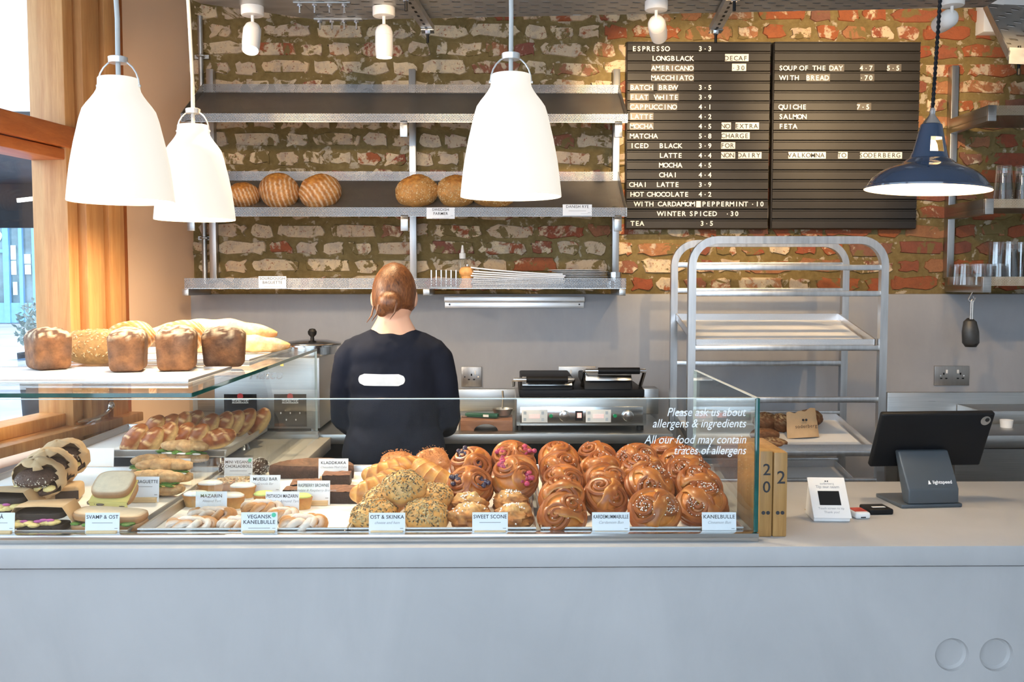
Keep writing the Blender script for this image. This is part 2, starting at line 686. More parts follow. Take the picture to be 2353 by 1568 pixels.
def brick_mat():
    s = NT('limewashed_brick')
    co = s.wpos()
    oi = s.new('ShaderNodeObjectInfo')
    rn = oi.outputs['Random']
    x = s.sep(co)[0]
    red = s.ramp(s.math('FRACT', s.math('MULTIPLY', rn, 7.31)),
                 [(0, (.28, .075, .040)), (.35, (.34, .105, .040)), (.6, (.21, .075, .055)), (.85, (.38, .17, .075)), (1, (.22, .10, .07))])
    g = s.noise(co, 45, 6, .7)
    red = s.mix(s.mapr(g, .45, .75, 0, .5), red, (.11, .055, .035))
    lime = s.ramp(s.math('FRACT', s.math('MULTIPLY', rn, 3.17)),
                  [(0, (.57, .45, .30)), (.4, (.68, .53, .34)), (.75, (.53, .41, .29)), (1, (.60, .43, .26))])
    lime = s.mix(s.mapr(s.noise(co, 26, 5, .7), .45, .62, 0, .65), lime, (.36, .29, .235))
    # how much old limewash is left: more towards the left end of the wall
    keep = s.mapr(x, -1.3, 2.2, .72, .34)
    nse = s.noise(co, 13, 7, .68, .4)
    thr = s.math('ADD', s.math('MULTIPLY', s.math('SUBTRACT', rn, .5), .34), keep)
    k = s.mapr(s.math('SUBTRACT', thr, nse), -.03, .03, 0, 1)
    pit = s.mapr(s.noise(co, 95, 3, .6), .62, .66, 0, 1)
    k = s.math('MULTIPLY', k, s.math('SUBTRACT', 1.0, s.math('MULTIPLY', pit, .85)))
    c = s.mix(k, red, lime)
    mo = s.mapr(s.noise(co, 11, 7, .62, .6), .560, .590, 0, 1)     # mortar smeared over the face
    c = s.mix(mo, c, (.19, .135, .053))
    s.base(c)
    s.set(rough=.85, spec=.2)
    s.bump(s.math('ADD', g, s.math('MULTIPLY', nse, .8)), .55, .01)
    return s.m

M_mortar, M_brick = mortar_mat(), brick_mat()
DADO_Z = 1.452
wb = struct('wall_back', MB().box(-1.45, 3.0, WALL_Y, WALL_Y + .12, 0, 2.95), M_mortar, 'exposed brick back wall with flush olive mortar')

def brick_mesh(w, h, seed):
    rs = random.Random(seed)
    n = 16
    pts = []
    for i in range(n):
        a = 2 * PI * (i + .5) / n
        # rounded rectangle outline, rough-edged
        cx, sy = math.cos(a), math.sin(a)
        e = .38
        x = math.copysign(abs(cx) ** e, cx) * w / 2
        z = math.copysign(abs(sy) ** e, sy) * h / 2
        pts.append((x + rs.uniform(-.015, .007) * (1 if cx > 0 else -1), z + rs.uniform(-.012, .006) * (1 if sy > 0 else -1)))
    vs = [(x, .004, z) for x, z in pts] + [(x * .955, -.0055 - rs.uniform(0, .0035), z * .90) for x, z in pts]
    fs = [tuple(range(n, 2 * n))] + [(i, (i + 1) % n, (i + 1) % n + n, i + n) for i in range(n)]
    mb = MB()
    mb.add(vs, fs)
    me = mb.mesh('brick', angle=60)
    me.materials.append(M_brick)
    return me

random.seed(11)
STRETCH = [brick_mesh(.208, .060, 100 + i) for i in range(9)]
HEADER = [brick_mesh(.101, .060, 200 + i) for i in range(9)]
BOARDS = [(at(1441, 97, 4.13), at(1763, 526, 4.13)), (at(1780, 97, 4.13), at(2100, 526, 4.13))]
row, z = 0, DADO_Z + .044
while z < 2.72:
    x = -1.30 + (.0 if row % 2 else -.06) + rnd(-.02, .02)
    while x < 2.45:
        st = random.random() < (.42 if row % 2 else .34)
        w = .208 if st else .101
        cx = x + w / 2 + .005
        x += w + .014
        if cx < -1.30:
            continue
        hid = any(a.x + .06 < cx - w / 2 and cx + w / 2 < b.x - .06 and b.z + .06 < z < a.z - .06 for a, b in BOARDS)
        if hid:
            continue
        o = bpy.data.objects.new('brick', random.choice(STRETCH if st else HEADER))
        C.objects.link(o)
        o.parent = wb
        o.location = (cx, WALL_Y, z + rnd(-.004, .004))
        o.rotation_euler = (0, rnd(-.02, .02) + (PI if random.random() < .5 else 0), 0)
    row += 1
    z += .0765

# plaster dado below the brickwork
struct('wall_dado', MB().box(-1.42, 3.0, WALL_Y - .035, WALL_Y + .02, 0, DADO_Z), M_plaster, 'smooth grey plaster lower half of the back wall', bevel=.006)

# left wall stub beside the corner, splayed like the window
mb = MB()
wbox(mb, -.05, upx(299), -.16, 0, 0, 2.95)
struct('wall_left', mb, M_beige, 'beige painted wall stub between shelf and window')
mb = MB()
wbox(mb, upx(299), 5.2, -.16, -.02, 0, .93)
struct('wall_left_lower', mb, M_beige, 'low wall under the shop window')
mb = MB()
wbox(mb, upx(299), 5.2, -.16, -.02, 2.75, 2.95)
struct('wall_left_upper', mb, M_beige, 'wall strip above the shop window')

# window: oak posts, sash stile, transom and sill
win = bpy.data.objects.new('window_1', None)
C.objects.link(win)
tag(win, 'oak framed shop window at the left', kind='structure')
def wpart(name, m, u0, u1, n0, n1, z0, z1, bevel=.004):
    mb = MB()
    wbox(mb, u0, u1, n0, n1, z0, z1)
    return mb.build(name, m, win, bevel=bevel)
wpart('jamb_board', M_oakdark, upx(299), upx(271), -.10, .004, .90, 2.80)
wpart('post', M_oak, upx(271), upx(236), -.10, .040, .90, 2.80)
wpart('post', M_oakdark, upx(236), upx(221), -.10, .012, .90, 2.80)
wpart('post', M_oak, upx(221), upx(181), -.10, .045, .90, 2.80)
wpart('post', M_oakdark, upx(181), upx(172), -.10, .012, .90, 2.80)
wpart('sash_stile', M_oak, upx(172), upx(149), -.10, .028, .90, 2.80)
wpart('transom', M_oakrail, upx(177), 5.2, -.10, .040, 1.948, 2.018)
wpart('transom_bead', M_oakrail, upx(177), 5.2, -.10, .022, 1.908, 1.944)
wpart('sill', M_oak, upx(285), 5.2, -.10, .075, .985, 1.018)
wpart('bottom_rail', M_oak, upx(172), 5.2, -.10, .0, 1.018, 1.06)
wpart('stile', M_oak, 3.6, 3.75, -.10, .045, .90, 2.80)
wpart('pane', M_winglass, upx(150), 5.2, -.062, -.056, 1.05, 1.93, bevel=0)
wpart('pane', M_winglass, upx(150), 5.2, -.062, -.056, 1.99, 2.80, bevel=0)
# window stay with its ball handle on the sill
st = thing('window_stay', 'small silver window stay with ball handle on the oak sill', 'window stay')
p = wl(upx(205), .045, 1.018)
mb = MB()
mb.tube([p + DU * .15 + Vector((0, 0, .012)), p + DU * .05 + Vector((0, 0, .012)), p + Vector((0, 0, .016)), p - DU * .05 + Vector((0, 0, .03))], [.006, .007, .008, .006], 8)
mb.cbox(p + DU * .05 + Vector((0, 0, .006)), (.03, .05, .012))
mb.build('arm', M_chrome, st)
MB().ell(p - DU * .05 + Vector((0, 0, .045)), (.017, .017, .017), 14, 10).build('ball_handle', M_chrome, st)

# ---------------------------------------------------------------- outside, seen through the window
M_pave = mat('street_paving', (.34, .33, .40), .8, var=.25, scale=.8)
M_blue = mat('blue_shopfront_paint', (.20, .40, .62), .5, var=.08)
M_dark = mat('dark_canvas', (.020, .022, .026), .7, var=.5, scale=3)
M_stone = mat('pale_stone', (.62, .62, .60), .8, var=.12, scale=.6)
M_shopglass = mat('shop_window_glass', (.16, .24, .26), .08, var=.5, scale=1.2)
M_poster = mat('poster_paper', (.72, .78, .70), .7, var=.2, scale=3)
M_yellow = mat('poster_yellow', (.75, .68, .18), .7, var=.2, scale=5)
M_lightbrick = mat('far_brick', (.42, .34, .26), .8, var=.3, scale=4)
struct('street', MB().box(-40, -1.75, -6, 60, -.12, -.02), M_pave, 'street paving outside the window')
FY = 36.0
fs = FPX / FY
def fx(px): return (px - 1152) / fs
def fz(py): return 1.5 - (py - 650) / fs
sf = thing('shopfront', 'light blue glazed shopfront across the street', 'building')
MB().box(-30, -9, FY + .1, FY + 3, -.02, 3.9).build('wall', M_lightbrick, sf)
MB().box(fx(-60), fx(123), FY + .02, FY + .1, .3, fz(500)).build('shop_glass', M_shopglass, sf)
for a, b in ((-58, -50), (-22, -16), (20, 33), (56, 64), (86, 93), (115, 124)):
    MB().box(fx(a), fx(b), FY - .12, FY + .1, 0, fz(520)).build('mullion', M_blue, sf)
for (a, b, z0, z1) in ((-60, 124, fz(520), fz(500)), (-60, 124, 0, .75), (-60, 24, fz(582), fz(574)), (134, 190, 0, fz(596)), (134, 190, fz(546), fz(520))):
    MB().box(fx(a), fx(b), FY - .08, FY + .1, z0, z1).build('rail', M_blue, sf)
MB().box(fx(137), fx(153), FY - .02, FY + .1, fz(592), fz(552)).build('door_light', M_shopglass, sf)
for i, (a, b, c, d, m) in enumerate(((35, 47, 565, 598, M_poster), (35, 47, 600, 632, M_poster), (65, 80, 585, 607, M_poster), (66, 80, 609, 631, M_poster), (94, 106, 572, 592, M_poster), (95, 107, 594, 616, M_yellow), (95, 108, 619, 640, M_poster), (38, 48, 648, 678, M_poster), (0, 6, 615, 630, M_poster))):
    MB().box(fx(a), fx(b), FY - .02, FY + .02, fz(d), fz(c)).build('poster', m, sf)
me = text_mesh('9', .62, mat4=Matrix.Translation((fx(9), FY - .02, fz(548))) @ UPRIGHT)
link('house_number', me, M_vinyl, sf)
MB().lathe([(0, -.1), (.1, -.1), (.1, .1), (0, .1)], 14, (fx(134), FY - .1, fz(538)), axis=(0, 1, 0)).build('wall_lamp', M_white, sf)
up = thing('upper_storeys', 'pale rendered building front high above the blue shopfront', 'building')
MB().box(-34, -9, FY + .6, FY + 4, 3.9, 15).build('facade', M_stone, up)
MB().box(-34, -9, FY - .2, FY + .6, 3.92, 4.2).build('cornice', M_stone, up)
for k in range(7):
    MB().box(-31 + k * 2.9, -29.6 + k * 2.9, FY + .52, FY + .62, 5.6, 7.9).build('window', M_shopglass, up)
# awning over the neighbouring pavement
aw = thing('awning', 'dark canvas awning hanging over the pavement outside', 'awning')
MB().box(-7.5, -2.75, 5.7, 8.6, 2.37, 2.42).build('canopy', M_dark, aw)
MB().box(-7.5, -2.75, 8.55, 8.6, 1.985, 2.37).build('valance', M_dark, aw)
MB().box(-7.5, -2.75, 5.7, 5.74, 2.42, 2.5).build('front_bar', M_dark, aw)
p0, p1 = at(40, 461, 7.4), at(170, 446, 7.4)
MB().bar(p0, p1, .02, .03).build('light_strip', emitter('strip_light', (1, .86, .66), 2.0), aw)
MB().cyl((-7.4, 8.5, 0), (-7.4, 8.5, 2.37), .04).build('post', M_dark, aw)
MB().cyl((-2.8, 8.5, 0), (-2.8, 8.5, 2.37), .04).build('post', M_dark, aw)
# planter with a small grey-green shrub
pl = thing('planted_tub', 'tub with a small silvery shrub on the pavement', 'plant', tuple(at(108, 745, 7.6).xy) + (0,))
MB().lathe([(0, 0), (.17, 0), (.22, .95), (.20, .95), (.18, .9), (0, .9)], 18).build('tub', M_dark, pl)
mb = MB()
random.seed(5)
for i in range(520):
    d = Vector((random.gauss(0, 1), random.gauss(0, 1), random.gauss(0, 1))).normalized()
    p = Vector((0, 0, 1.16)) + Vector((d.x * .24, d.y * .24, d.z * .24)) * rnd(.45, 1)
    t = Vector((rnd(-1, 1), rnd(-1, 1), rnd(-1, 1))).normalized()
    w = t.orthogonal().normalized()
    mb.add([p - t * .03, p + w * .012, p + t * .03, p - w * .012], [(0, 1, 2, 3)])
fo = mb.build('foliage', mat('silver_leaf', (.30, .38, .36), .6, var=.5, scale=20), pl)
fo['kind'] = 'stuff'
# ------------------------------------------------------------------ things on and before the back wall
# ---- bread shelf: three uprights, three perforated trays
SX0, SX1 = -1.258, .497
FYS, BYS = 3.82, 4.105
bs = thing('bread_shelf', 'wall-mounted steel bread shelf with three perforated trays', 'shelf', (0, 0, 0))
for px in (488, 949, 1415):
    x = at(px, 400, 4.12).x
    MB().box(x - .0145, x + .0145, 4.105, 4.145, at(px, 645, 4.12).z, at(px, 160, 4.12).z).build('upright', M_steelv, bs, bevel=.002)
def shelf_tray(zf, zb, lipf, lipb, arms, parent, x0=SX0, x1=SX1, fy=FYS, by=BYS, mlip=None, mfl=None):
    t = MB()
    t.hexa([(x, y, (zf if y == fy else zb) + dz) for dz in (-.0015, .0015) for y in (fy, by) for x in (x0, x1)])
    tr = t.build('shelf_tray', mfl or M_perffloor, parent)
    MB().box(x0, x1, fy - .0015, fy + .0015, zf - .0015, zf + lipf).build('front_lip', mlip or M_perf, tr)
    MB().box(x0, x1, by - .0015, by + .0015, zb - .0015, zb + lipb).build('back_lip', mlip or M_perf, tr)
    for x in (x0, x1):
        e = MB()
        e.prism([(fy, zf), (by, zb), (by, zb + lipb), (fy, zf + lipf)], x - .0012, x + .0012, 'YZ')
        e.build('end_plate', M_steel, tr)
    for px, in arms:
        x = at(px, 300, fy).x
        x = min(max(x, x0 + .016), x1 - .016)
        a = MB()
        a.bar((x, by + .01, zb - .02), (x, fy - .004, zf - .014), .028, .03)
        a.bar((x, fy + .006, zf - .03), (x, fy - .005, zf - .03), .03, .058)
        a.build('bracket_arm', M_steel, parent, bevel=.0015)
    return tr
zt = lambda py, Y: at(1152, py, Y).z
shelf_tray(zt(281, FYS), zt(214, BYS), .033, .036, ((435,), (928,), (1421,)), bs)
shelf_tray(zt(497, FYS), zt(416, BYS), .034, .040, ((435,), (928,), (1421,)), bs)
# the flat bottom shelf, polished underneath
zl = zt(664, FYS)
t = MB()
t.box(SX0, SX1, FYS, BYS, zl, zl + .003)
tr = t.build('shelf_tray', M_bright, bs)
MB().box(SX0, SX1, FYS - .0015, FYS + .0015, zl, zl + .042).build('front_lip', M_perf, tr)
for x in (SX0 + .002, SX1 - .016, -.3):
    a = MB()
    a.box(x - .012, x + .014, FYS - .003, BYS + .01, zl - .027, zl - .001)
    a.build('bracket_arm', M_steel, bs, bevel=.0015)

# ---- conduit in the corner
cx = at(462, 300, 4.10).x
cd = thing('wall_conduit', 'galvanised conduit pipe running down the brick corner', 'pipe')
MB().cyl((cx, 4.115, zl + .02), (cx, 4.115, 2.62), .0105, n=14).build('pipe', M_galv, cd)
for py in (127, 547):
    z = at(462, py, 4.1).z
    m = MB()
    m.box(cx - .030, cx + .030, 4.128, 4.15, z - .008, z + .008)
    m.tube([(cx - .014, 4.13, z), (cx - .012, 4.104, z), (cx, 4.099, z), (cx + .012, 4.104, z), (cx + .014, 4.13, z)], .005, 6)
    m.build('saddle_clip', M_galv, cd)

# ---- menu letter boards
_gc = {}
def glyph(ch, bold, size):
    k = (ch, bold, size)
    if k not in _gc:
        me = text_mesh(ch, size, bold=bold, mat4=UPRIGHT)
        _gc[k] = ([v.co.copy() for v in me.vertices], [tuple(p.vertices) for p in me.polygons])
    return _gc[k]
BY = 4.105
PITCH = 10.68 * BY / FPX
def set_line(mb, txt, px, py, size=.0285, bold=.0005, y=BY - .0175):
    p = at(px, py, y)
    for i, ch in enumerate(txt):
        if ch == ' ':
            continue
        vs, fs = glyph('.' if ch == '·' else ch, bold, size)
        dz = .0 if ch != '·' else .007
        off = Vector((p.x + (i + .5) * PITCH, y, p.z + dz))
        mb.add([v + off for v in vs], fs)
def letter_board(label, x0px, x1px, rows, tiles, smoked):
    b = thing('menu_board', label, 'menu board')
    p0, p1 = at(x0px, 97, BY), at(x1px, 527, BY)
    MB().box(p0.x, p1.x, BY - .004, BY + .035, p1.z, p0.z).build('backing', M_boardblack, b, bevel=.003)
    n = 19
    h = (p0.z - p1.z) / n
    sl = MB()
    sl.prism([(0, h * .02), (-.010, h * .10), (-.010, h * .80), (-.013, h * .86), (-.013, h * .96), (0, h * .98)], 0, p1.x - p0.x - .006, 'YZ')
    me = sl.mesh('slat', smooth=False)
    me.materials.append(M_boardblack)
    for i in range(n):
        link('slat', me, None, b, (p0.x + .003, BY - .004, p1.z + i * h))
    rp = 22.32
    for i, segs in rows.items():
        m = MB()
        for txt, px in segs:
            set_line(m, txt, px, 112.5 + rp * i)
        link('lettering', m.mesh('lettering', smooth=False), M_letter, b)
    for i, segs in smoked.items():
        for txt, px in segs:
            q = at(px - .5, 113 + rp * i, BY)
            MB().box(q.x, q.x + PITCH * len(txt), BY - .0155, BY - .0125, q.z - h * .36, q.z + h * .38).build('letter_strip', M_tiledark, b)
    for i, segs in tiles.items():
        for txt, px in segs:
            q = at(px, 112 + rp * i, BY)
            for k in range(len(txt)):
                t = MB().box(q.x + k * PITCH + .0002, q.x + (k + 1) * PITCH - .0002, BY - .0165, BY - .0125, q.z - h * .36, q.z + h * .36).build('letter_tile', M_tile, b)
                if txt[k] != ' ':
                    m = MB()
                    set_line(m, ' ' * k + txt[k], px, 112 + rp * i, size=.0275, bold=.0003, y=BY - .0175)
                    link('lettering', m.mesh('lettering', smooth=False), M_ink, t)
    return b
P1 = 1604
letter_board('black grooved letter board listing espresso and other drinks', 1440, 1763, {
    0: [('ESPRESSO', 1452), ('3·3', P1)], 1: [('LONGBLACK', 1497)], 2: [('AMERICANO', 1496)], 3: [('MACCHIATO', 1496)],
    4: [('BATCH BREW', 1447), ('3·5', P1)], 5: [('FLAT', 1447), ('WHITE', 1505), ('3·9', P1)], 6: [('CAPPUCCINO', 1447), ('4·1', P1)],
    7: [('LATTE', 1447), ('4·2', P1)], 8: [('MOCHA', 1447), ('4·5', P1)], 9: [('MATCHA', 1447), ('5·8', P1)],
    10: [('ICED', 1447), ('BLACK', 1514), ('3·9', P1)], 11: [('LATTE', 1514), ('4·4', P1)], 12: [('MOCHA', 1514), ('4·5', P1)],
    13: [('CHAI', 1514), ('4·4', P1)], 14: [('CHAI', 1445), ('LATTE', 1507), ('3·9', P1)], 15: [('HOT', 1448), ('CHOCOLATE', 1486), ('4·2', P1)],
    16: [('WITH', 1459), ('CARDAMOM', 1511), ('PEPPERMINT', 1612), ('·10', 1724)], 17: [('WINTER', 1512), ('SPICED', 1583), ('·30', 1666)],
    18: [('TEA', 1448), ('3·5', 1608)]},
    {1: [('DECAF', 1664)], 2: [('·30', 1680)], 8: [('NO', 1656), ('EXTRA', 1688)], 9: [('CHARGE', 1656)], 10: [('FOR', 1655)],
     11: [('NON', 1655), ('DAIRY', 1694)], 16: [(' ', 1598)]},
    {2: [('AMERICANO', 1496)], 3: [('MACCHIATO', 1496)], 4: [('BATCH', 1447), ('BREW', 1510)], 5: [('FLAT', 1447), ('WHITE', 1505)], 6: [('CAPPUCCINO', 1447)], 7: [('LATTE', 1447)], 8: [('MOCHA', 1447)]})
letter_board('black grooved letter board listing soup of the day and quiche', 1777, 2103, {
    2: [('SOUP', 1789), ('OF', 1837), ('THE', 1866), ('DAY', 1905), ('4·7', 1974), ('5·5', 2036)], 3: [('WITH', 1793), ('BREAD', 1851), ('·70', 1974)],
    6: [('QUICHE', 1789), ('7·5', 1967)], 7: [('SALMON', 1789)], 8: [('FETA', 1789)]},
    {11: [('VALKOMNA', 1809), ('TO', 1923), ('SODERBERG', 1973)]},
    {2: [('DAY', 1905), ('4·7', 1974), ('5·5', 2036)], 3: [('·70', 1974), ('BREAD', 1851)], 6: [('7·5', 1967)]})

# ---- right-hand shelf for the glasses
gx = at(2186, 400, 4.12).x
gs = thing('glass_shelf', 'steel wall shelf holding the drinking glasses at right', 'shelf')
MB().box(gx - .015, gx + .015, 4.105, 4.145, at(2186, 640, 4.12).z, at(2186, 152, 4.12).z).build('upright', M_steelv, gs, bevel=.002)
GL = {}
M_perf2 = perforated('perforated_brass_toned_steel', (.62, .52, .38), .0062, .0021)
for nm, (yt, ymid, yb) in {'top': (240, 262, 277), 'mid': (456, 476, 492), 'low': (636, 656, 673)}.items():
    z0, zl_, z1 = zt(yb, 3.8), zt(ymid, 3.8), zt(yt, 3.8)
    MB().box(gx - .004, 2.55, 3.8, 4.105, zl_ - .002, zl_ + .001).build('shelf_tray', M_perffloor, gs)
    MB().box(gx - .004, 2.55, 3.797, 3.80, zl_ - .002, z1).build('front_lip', M_perf2, gs)
    a = MB()
    a.box(gx - .016, gx + .016, 3.80, 4.12, z0, zl_ - .004)
    a.box(gx - .016, gx - .012, 3.80, 4.12, zl_ - .004, z1)
    a.box(gx - .016, gx + .018, 3.790, 3.80, z0, z1)
    a.build('bracket_arm', M_steel, gs, bevel=.0015)
    GL[nm] = zl_ + .001

def tumbler(name, r0, r1, h, wall=.003, foot=.008, n=22):
    t = MB()   # upside-down tumbler: rim down
    t.lathe([(r1 - wall, 0), (r1, 0), (r0, h), (0, h), (0, h - foot), (r0 - wall, h - foot), (r1 - wall, 0)], n)
    me = t.mesh(name, angle=30)
    me.materials.append(M_tumbler)
    return me
tall, short = tumbler('tall_glass', .030, .040, .145), tumbler('short_glass', .030, .038, .085)
def put_glass(me, name, x, y, z, label, grp):
    o = link(name, me, None, None, (x, y, z))
    return tag(o, label, 'glass', grp)
for i, px in enumerate((2305, 2349, 2392)):
    for k in range(2):
        p = at(px, 455, 3.93)
        put_glass(tall, 'tall_glass', p.x, 3.93, GL['mid'] + .0005 + k * .034, 'tall clear glass on the middle glass shelf, %s stack from the left, %s' % (ORD[i], 'lower one' if k == 0 else 'upper one'), 'tall glasses stacked on the middle shelf')
for i, (px, yy) in enumerate(((2288, 4.02), (2318, 3.97), (2344, 4.03), (2372, 3.93))):
    for k in range(2):
        p = at(px, 640, yy)
        put_glass(tall, 'tall_glass', p.x, yy, GL['low'] + .0005 + k * .034, 'tall clear glass on the lowest glass shelf, %s stack from the left, %s' % (ORD[i], 'lower one' if k == 0 else 'upper one'), 'tall glasses stacked on the lowest shelf')
for i, (px, yy) in enumerate(((2200, 4.0), (2216, 3.90), (2240, 4.02), (2252, 3.86), (2275, 3.94), (2297, 3.86))):
    p = at(px, 640, yy)
    put_glass(short, 'short_glass', p.x, yy, GL['low'] + .0005, 'short upturned tumbler on the lowest glass shelf, %s from the left' % ORD[i], 'short tumblers on the lowest shelf')

# scoop on its hook under the low glass shelf
sp = at(2222, 690, 3.84)
zlow = zt(673, 3.8)
hk = thing('wire_hook', 'bent wire hook under the lowest glass shelf', 'hook')
MB().tube([(sp.x + .006, 3.81, zlow + .002), (sp.x - .002, 3.81, zlow - .012), (sp.x - .010, 3.81, zlow - .028), (sp.x - .002, 3.81, zlow - .036), (sp.x + .012, 3.81, zlow - .034), (sp.x + .019, 3.81, zlow - .020)], .0022, 7).build('wire', M_chrome, hk)
m = MB()
for sx in (-.028, -.018):
    m.tube([(sp.x + .012 + sx * .1, 3.81, zlow - .016), (sp.x + .016 + sx * .1, 3.81, zlow - .024)], .002, 6)
m.build('side_hook', M_chrome, hk)
sc = thing('ice_scoop', 'dark grey metal scoop hanging from the wire hook', 'scoop', (sp.x, 3.80, zlow - .036))
m = MB()
m.tube([(-.003, 0, .004), (-.004, 0, -.07)], .0035, 8)
m.tube([(.004, 0, .004), (.003, 0, -.07)], .0035, 8)
m.tube([(-.003, 0, .003), (0, 0, .008), (.004, 0, .003)], .0033, 8)
m.build('handle', M_galv, sc)
M_scoop = mat('dull_cast_metal', (.09, .09, .09), .5, .7, var=.3, scale=20)
m = MB()
prof = [(-.066, .010), (-.080, .026), (-.12, .034), (-.165, .034), (-.182, .022)]
vs, fs = [], []
nn = 12
for (z, r) in prof:
    for k in range(nn + 1):
        a = PI * k / nn
        vs.append((.004 + r * math.cos(a) - z * .06 - .004, .022 - math.sin(a) * r * .9, z))
for i in range(len(prof) - 1):
    for k in range(nn):
        a = i * (nn + 1) + k
        fs.append((a, a + 1, a + nn + 2, a + nn + 1))
m.add(vs, fs)
m.add([vs[k] for k in range(nn + 1)], [tuple(range(nn + 1))])
o = m.build('bowl', M_scoop, sc)
sm = o.modifiers.new('thick', 'SOLIDIFY')
sm.thickness = .003

# ---- sockets
M_sock = steel('brushed_socket_plate', (.36, .34, .32), .35, axis=2)
def socket(label, px0, px1, py0, py1, gangs, y=4.112):
    p0, p1 = at(px0, py0, y), at(px1, py1, y)
    s = thing('wall_socket', label, 'socket', ((p0.x + p1.x) / 2, y, (p0.z + p1.z) / 2))
    w, h = p1.x - p0.x, p0.z - p1.z
    MB().box(-w / 2, w / 2, -.005, .004, -h / 2, h / 2).build('plate', M_sock, s, bevel=.002)
    for g in range(gangs):
        cx = (g - (gangs - 1) / 2) * w / 2.1 if gangs > 1 else 0
        a = MB()
        a.box(cx - .003, cx + .003, -.0065, -.004, .004, .013)
        for q in (-.011, .011):
            a.box(cx + q - .0045, cx + q + .0045, -.0065, -.004, -.014, -.009)
        a.build('pin_slots', M_black, s)
        b = MB()
        sx = cx + (.016 if gangs == 1 else (.012 if g == 0 else -.012))
        b.box(sx - .004, sx + .004, -.009, -.004, .010, .026)
        b.build('switch', M_white, s, bevel=.001)
    c = MB()
    for q in (-1, 1):
        c.cyl((q * w * .33, -.007, 0), (q * w * .33, -.004, 0), .003, n=10)
    c.build('screws', M_chrome, s)
socket('single steel wall socket beside the panini grill', 1060, 1107, 843, 889, 1)
socket('single steel wall socket right beside the server', 1003, 1041, 843, 887, 1)
socket('double steel wall socket behind the till tablet', 2147, 2226, 841, 886, 2)
socket('double steel wall socket half hidden behind the grill handles', 1283, 1368, 842, 886, 2)

# ---- order rail under the bread shelf
p0, p1 = at(1022, 681, 4.10), at(1342, 708, 4.10)
orr = thing('ticket_rail', 'long aluminium order ticket rail under the bread shelf', 'rail')
M_aluW = steel('satin_aluminium', (.80, .80, .80), .38)
zm = lerp(p0.z, p1.z, .5)
MB().box(p0.x, p1.x, 4.105, 4.117, p1.z, zm).build('back_plate', M_aluW, orr, bevel=.001)
MB().box(p0.x - .002, p1.x + .002, 4.085, 4.117, zm, p0.z).build('grip', M_aluW, orr, bevel=.003)
m = MB()
for x in (p0.x + .02, p1.x - .02):
    m.cyl((x, 4.102, lerp(p1.z, zm, .6)), (x, 4.106, lerp(p1.z, zm, .6)), .0035, n=10)
m.build('screws', M_ink, orr)

# ---- steel workbench along the back wall
BZ = .95
bf = .55 * FPX / 350
bx1 = at(1546, 1000, bf).x
wbn = thing('workbench', 'stainless steel workbench along the back wall', 'workbench')
MB().box(-1.45, bx1, bf, 4.10, BZ - .036, BZ).build('worktop', M_steel, wbn, bevel=.002)
MB().box(-1.30, bx1 - .06, 4.085, 4.112, BZ, zt(894, 4.1)).build('upstand', M_steel, wbn, bevel=.002)
for x in (-1.2, -.45, bx1 - .05):
    for y in (bf + .05, 4.05):
        MB().box(x - .02, x + .02, y - .02, y + .02, 0, BZ - .036).build('leg', M_steelv, wbn)
MB().box(-1.3, bx1 - .03, bf + .04, 4.06, .30, .33).build('undershelf', M_steel, wbn)
MB().box(-1.3, bx1 - .03, 4.05, 4.06, .0, BZ - .04).build('back_panel', M_black, wbn)

# ---- right-hand steel unit behind the till
ru = thing('steel_counter', 'brushed steel back counter behind the till tablet', 'counter')
rx0 = at(2037, 930, 4.1).x
zs = zt(903, 4.1)
MB().box(rx0, 2.85, 4.09, 4.113, .6, zs).build('splashback', M_steel, ru, bevel=.002)
ry = 3.55
rz = zt(1003, ry)
rx1 = at(2200, 1003, ry).x
MB().box(rx0 + .05, 2.85, ry, 4.088, rz - .05, rz).build('worktop', M_steel, ru, bevel=.003)
MB().box(rx0 + .05, 2.85, ry + .02, 4.08, 0, rz - .055).build('front', M_steel, ru)
MB().box(rx0 + .3, 2.85, 3.86, 4.085, rz, rz + .05).build('raised_ledge', M_steel, ru, bevel=.002)
p = at(2312, 992, 3.75)
m = MB()
m.lathe([(0, 0), (.022, 0), (.025, .03), (.0235, .03), (.021, .004), (0, .004)], 18)
tag(m.build('small_pot', M_white, loc=(p.x, 3.75, rz)), 'small white pot on the steel counter behind the tablet', 'pot')

# ---- panini grill
GY0 = bf + .06      # front of grill
g = thing('panini_grill', 'double stainless panini grill with black handles on the workbench', 'grill')
gx0, gx1 = at(1186, 960, GY0).x, at(1486, 960, GY0).x
def gz(py): return at(1330, py, GY0).z
z_b, z_pt, z_pb, z_lip = gz(990), gz(935), gz(978), gz(915)
MB().box(gx0, gx1, GY0 + .004, GY0 + .36, z_pb - .002, z_lip).build('housing', M_steel, g, bevel=.004)
MB().box(gx0 + .014, gx1 - .014, GY0, GY0 + .006, z_pb, z_pt).build('control_panel', M_bright, g, bevel=.001)
for x in (gx0 + .015, gx1 - .02):
    for y in (GY0 + .03, GY0 + .33):
        MB().cyl((x, y, BZ), (x, y, z_pb), .013, n=14).build('foot', M_black, g)
MB().box(gx0 + .012, gx1 - .004, GY0 + .03, GY0 + .34, z_lip, gz(897)).build('lower_plate', M_black, g, bevel=.004)
M_led = emitter('red_led', (1, .03, .02), .45)
M_ledgreen = mat('green_lamp', (.01, .25, .10), .2)
def gpx(px): return at(px, 955, GY0).x
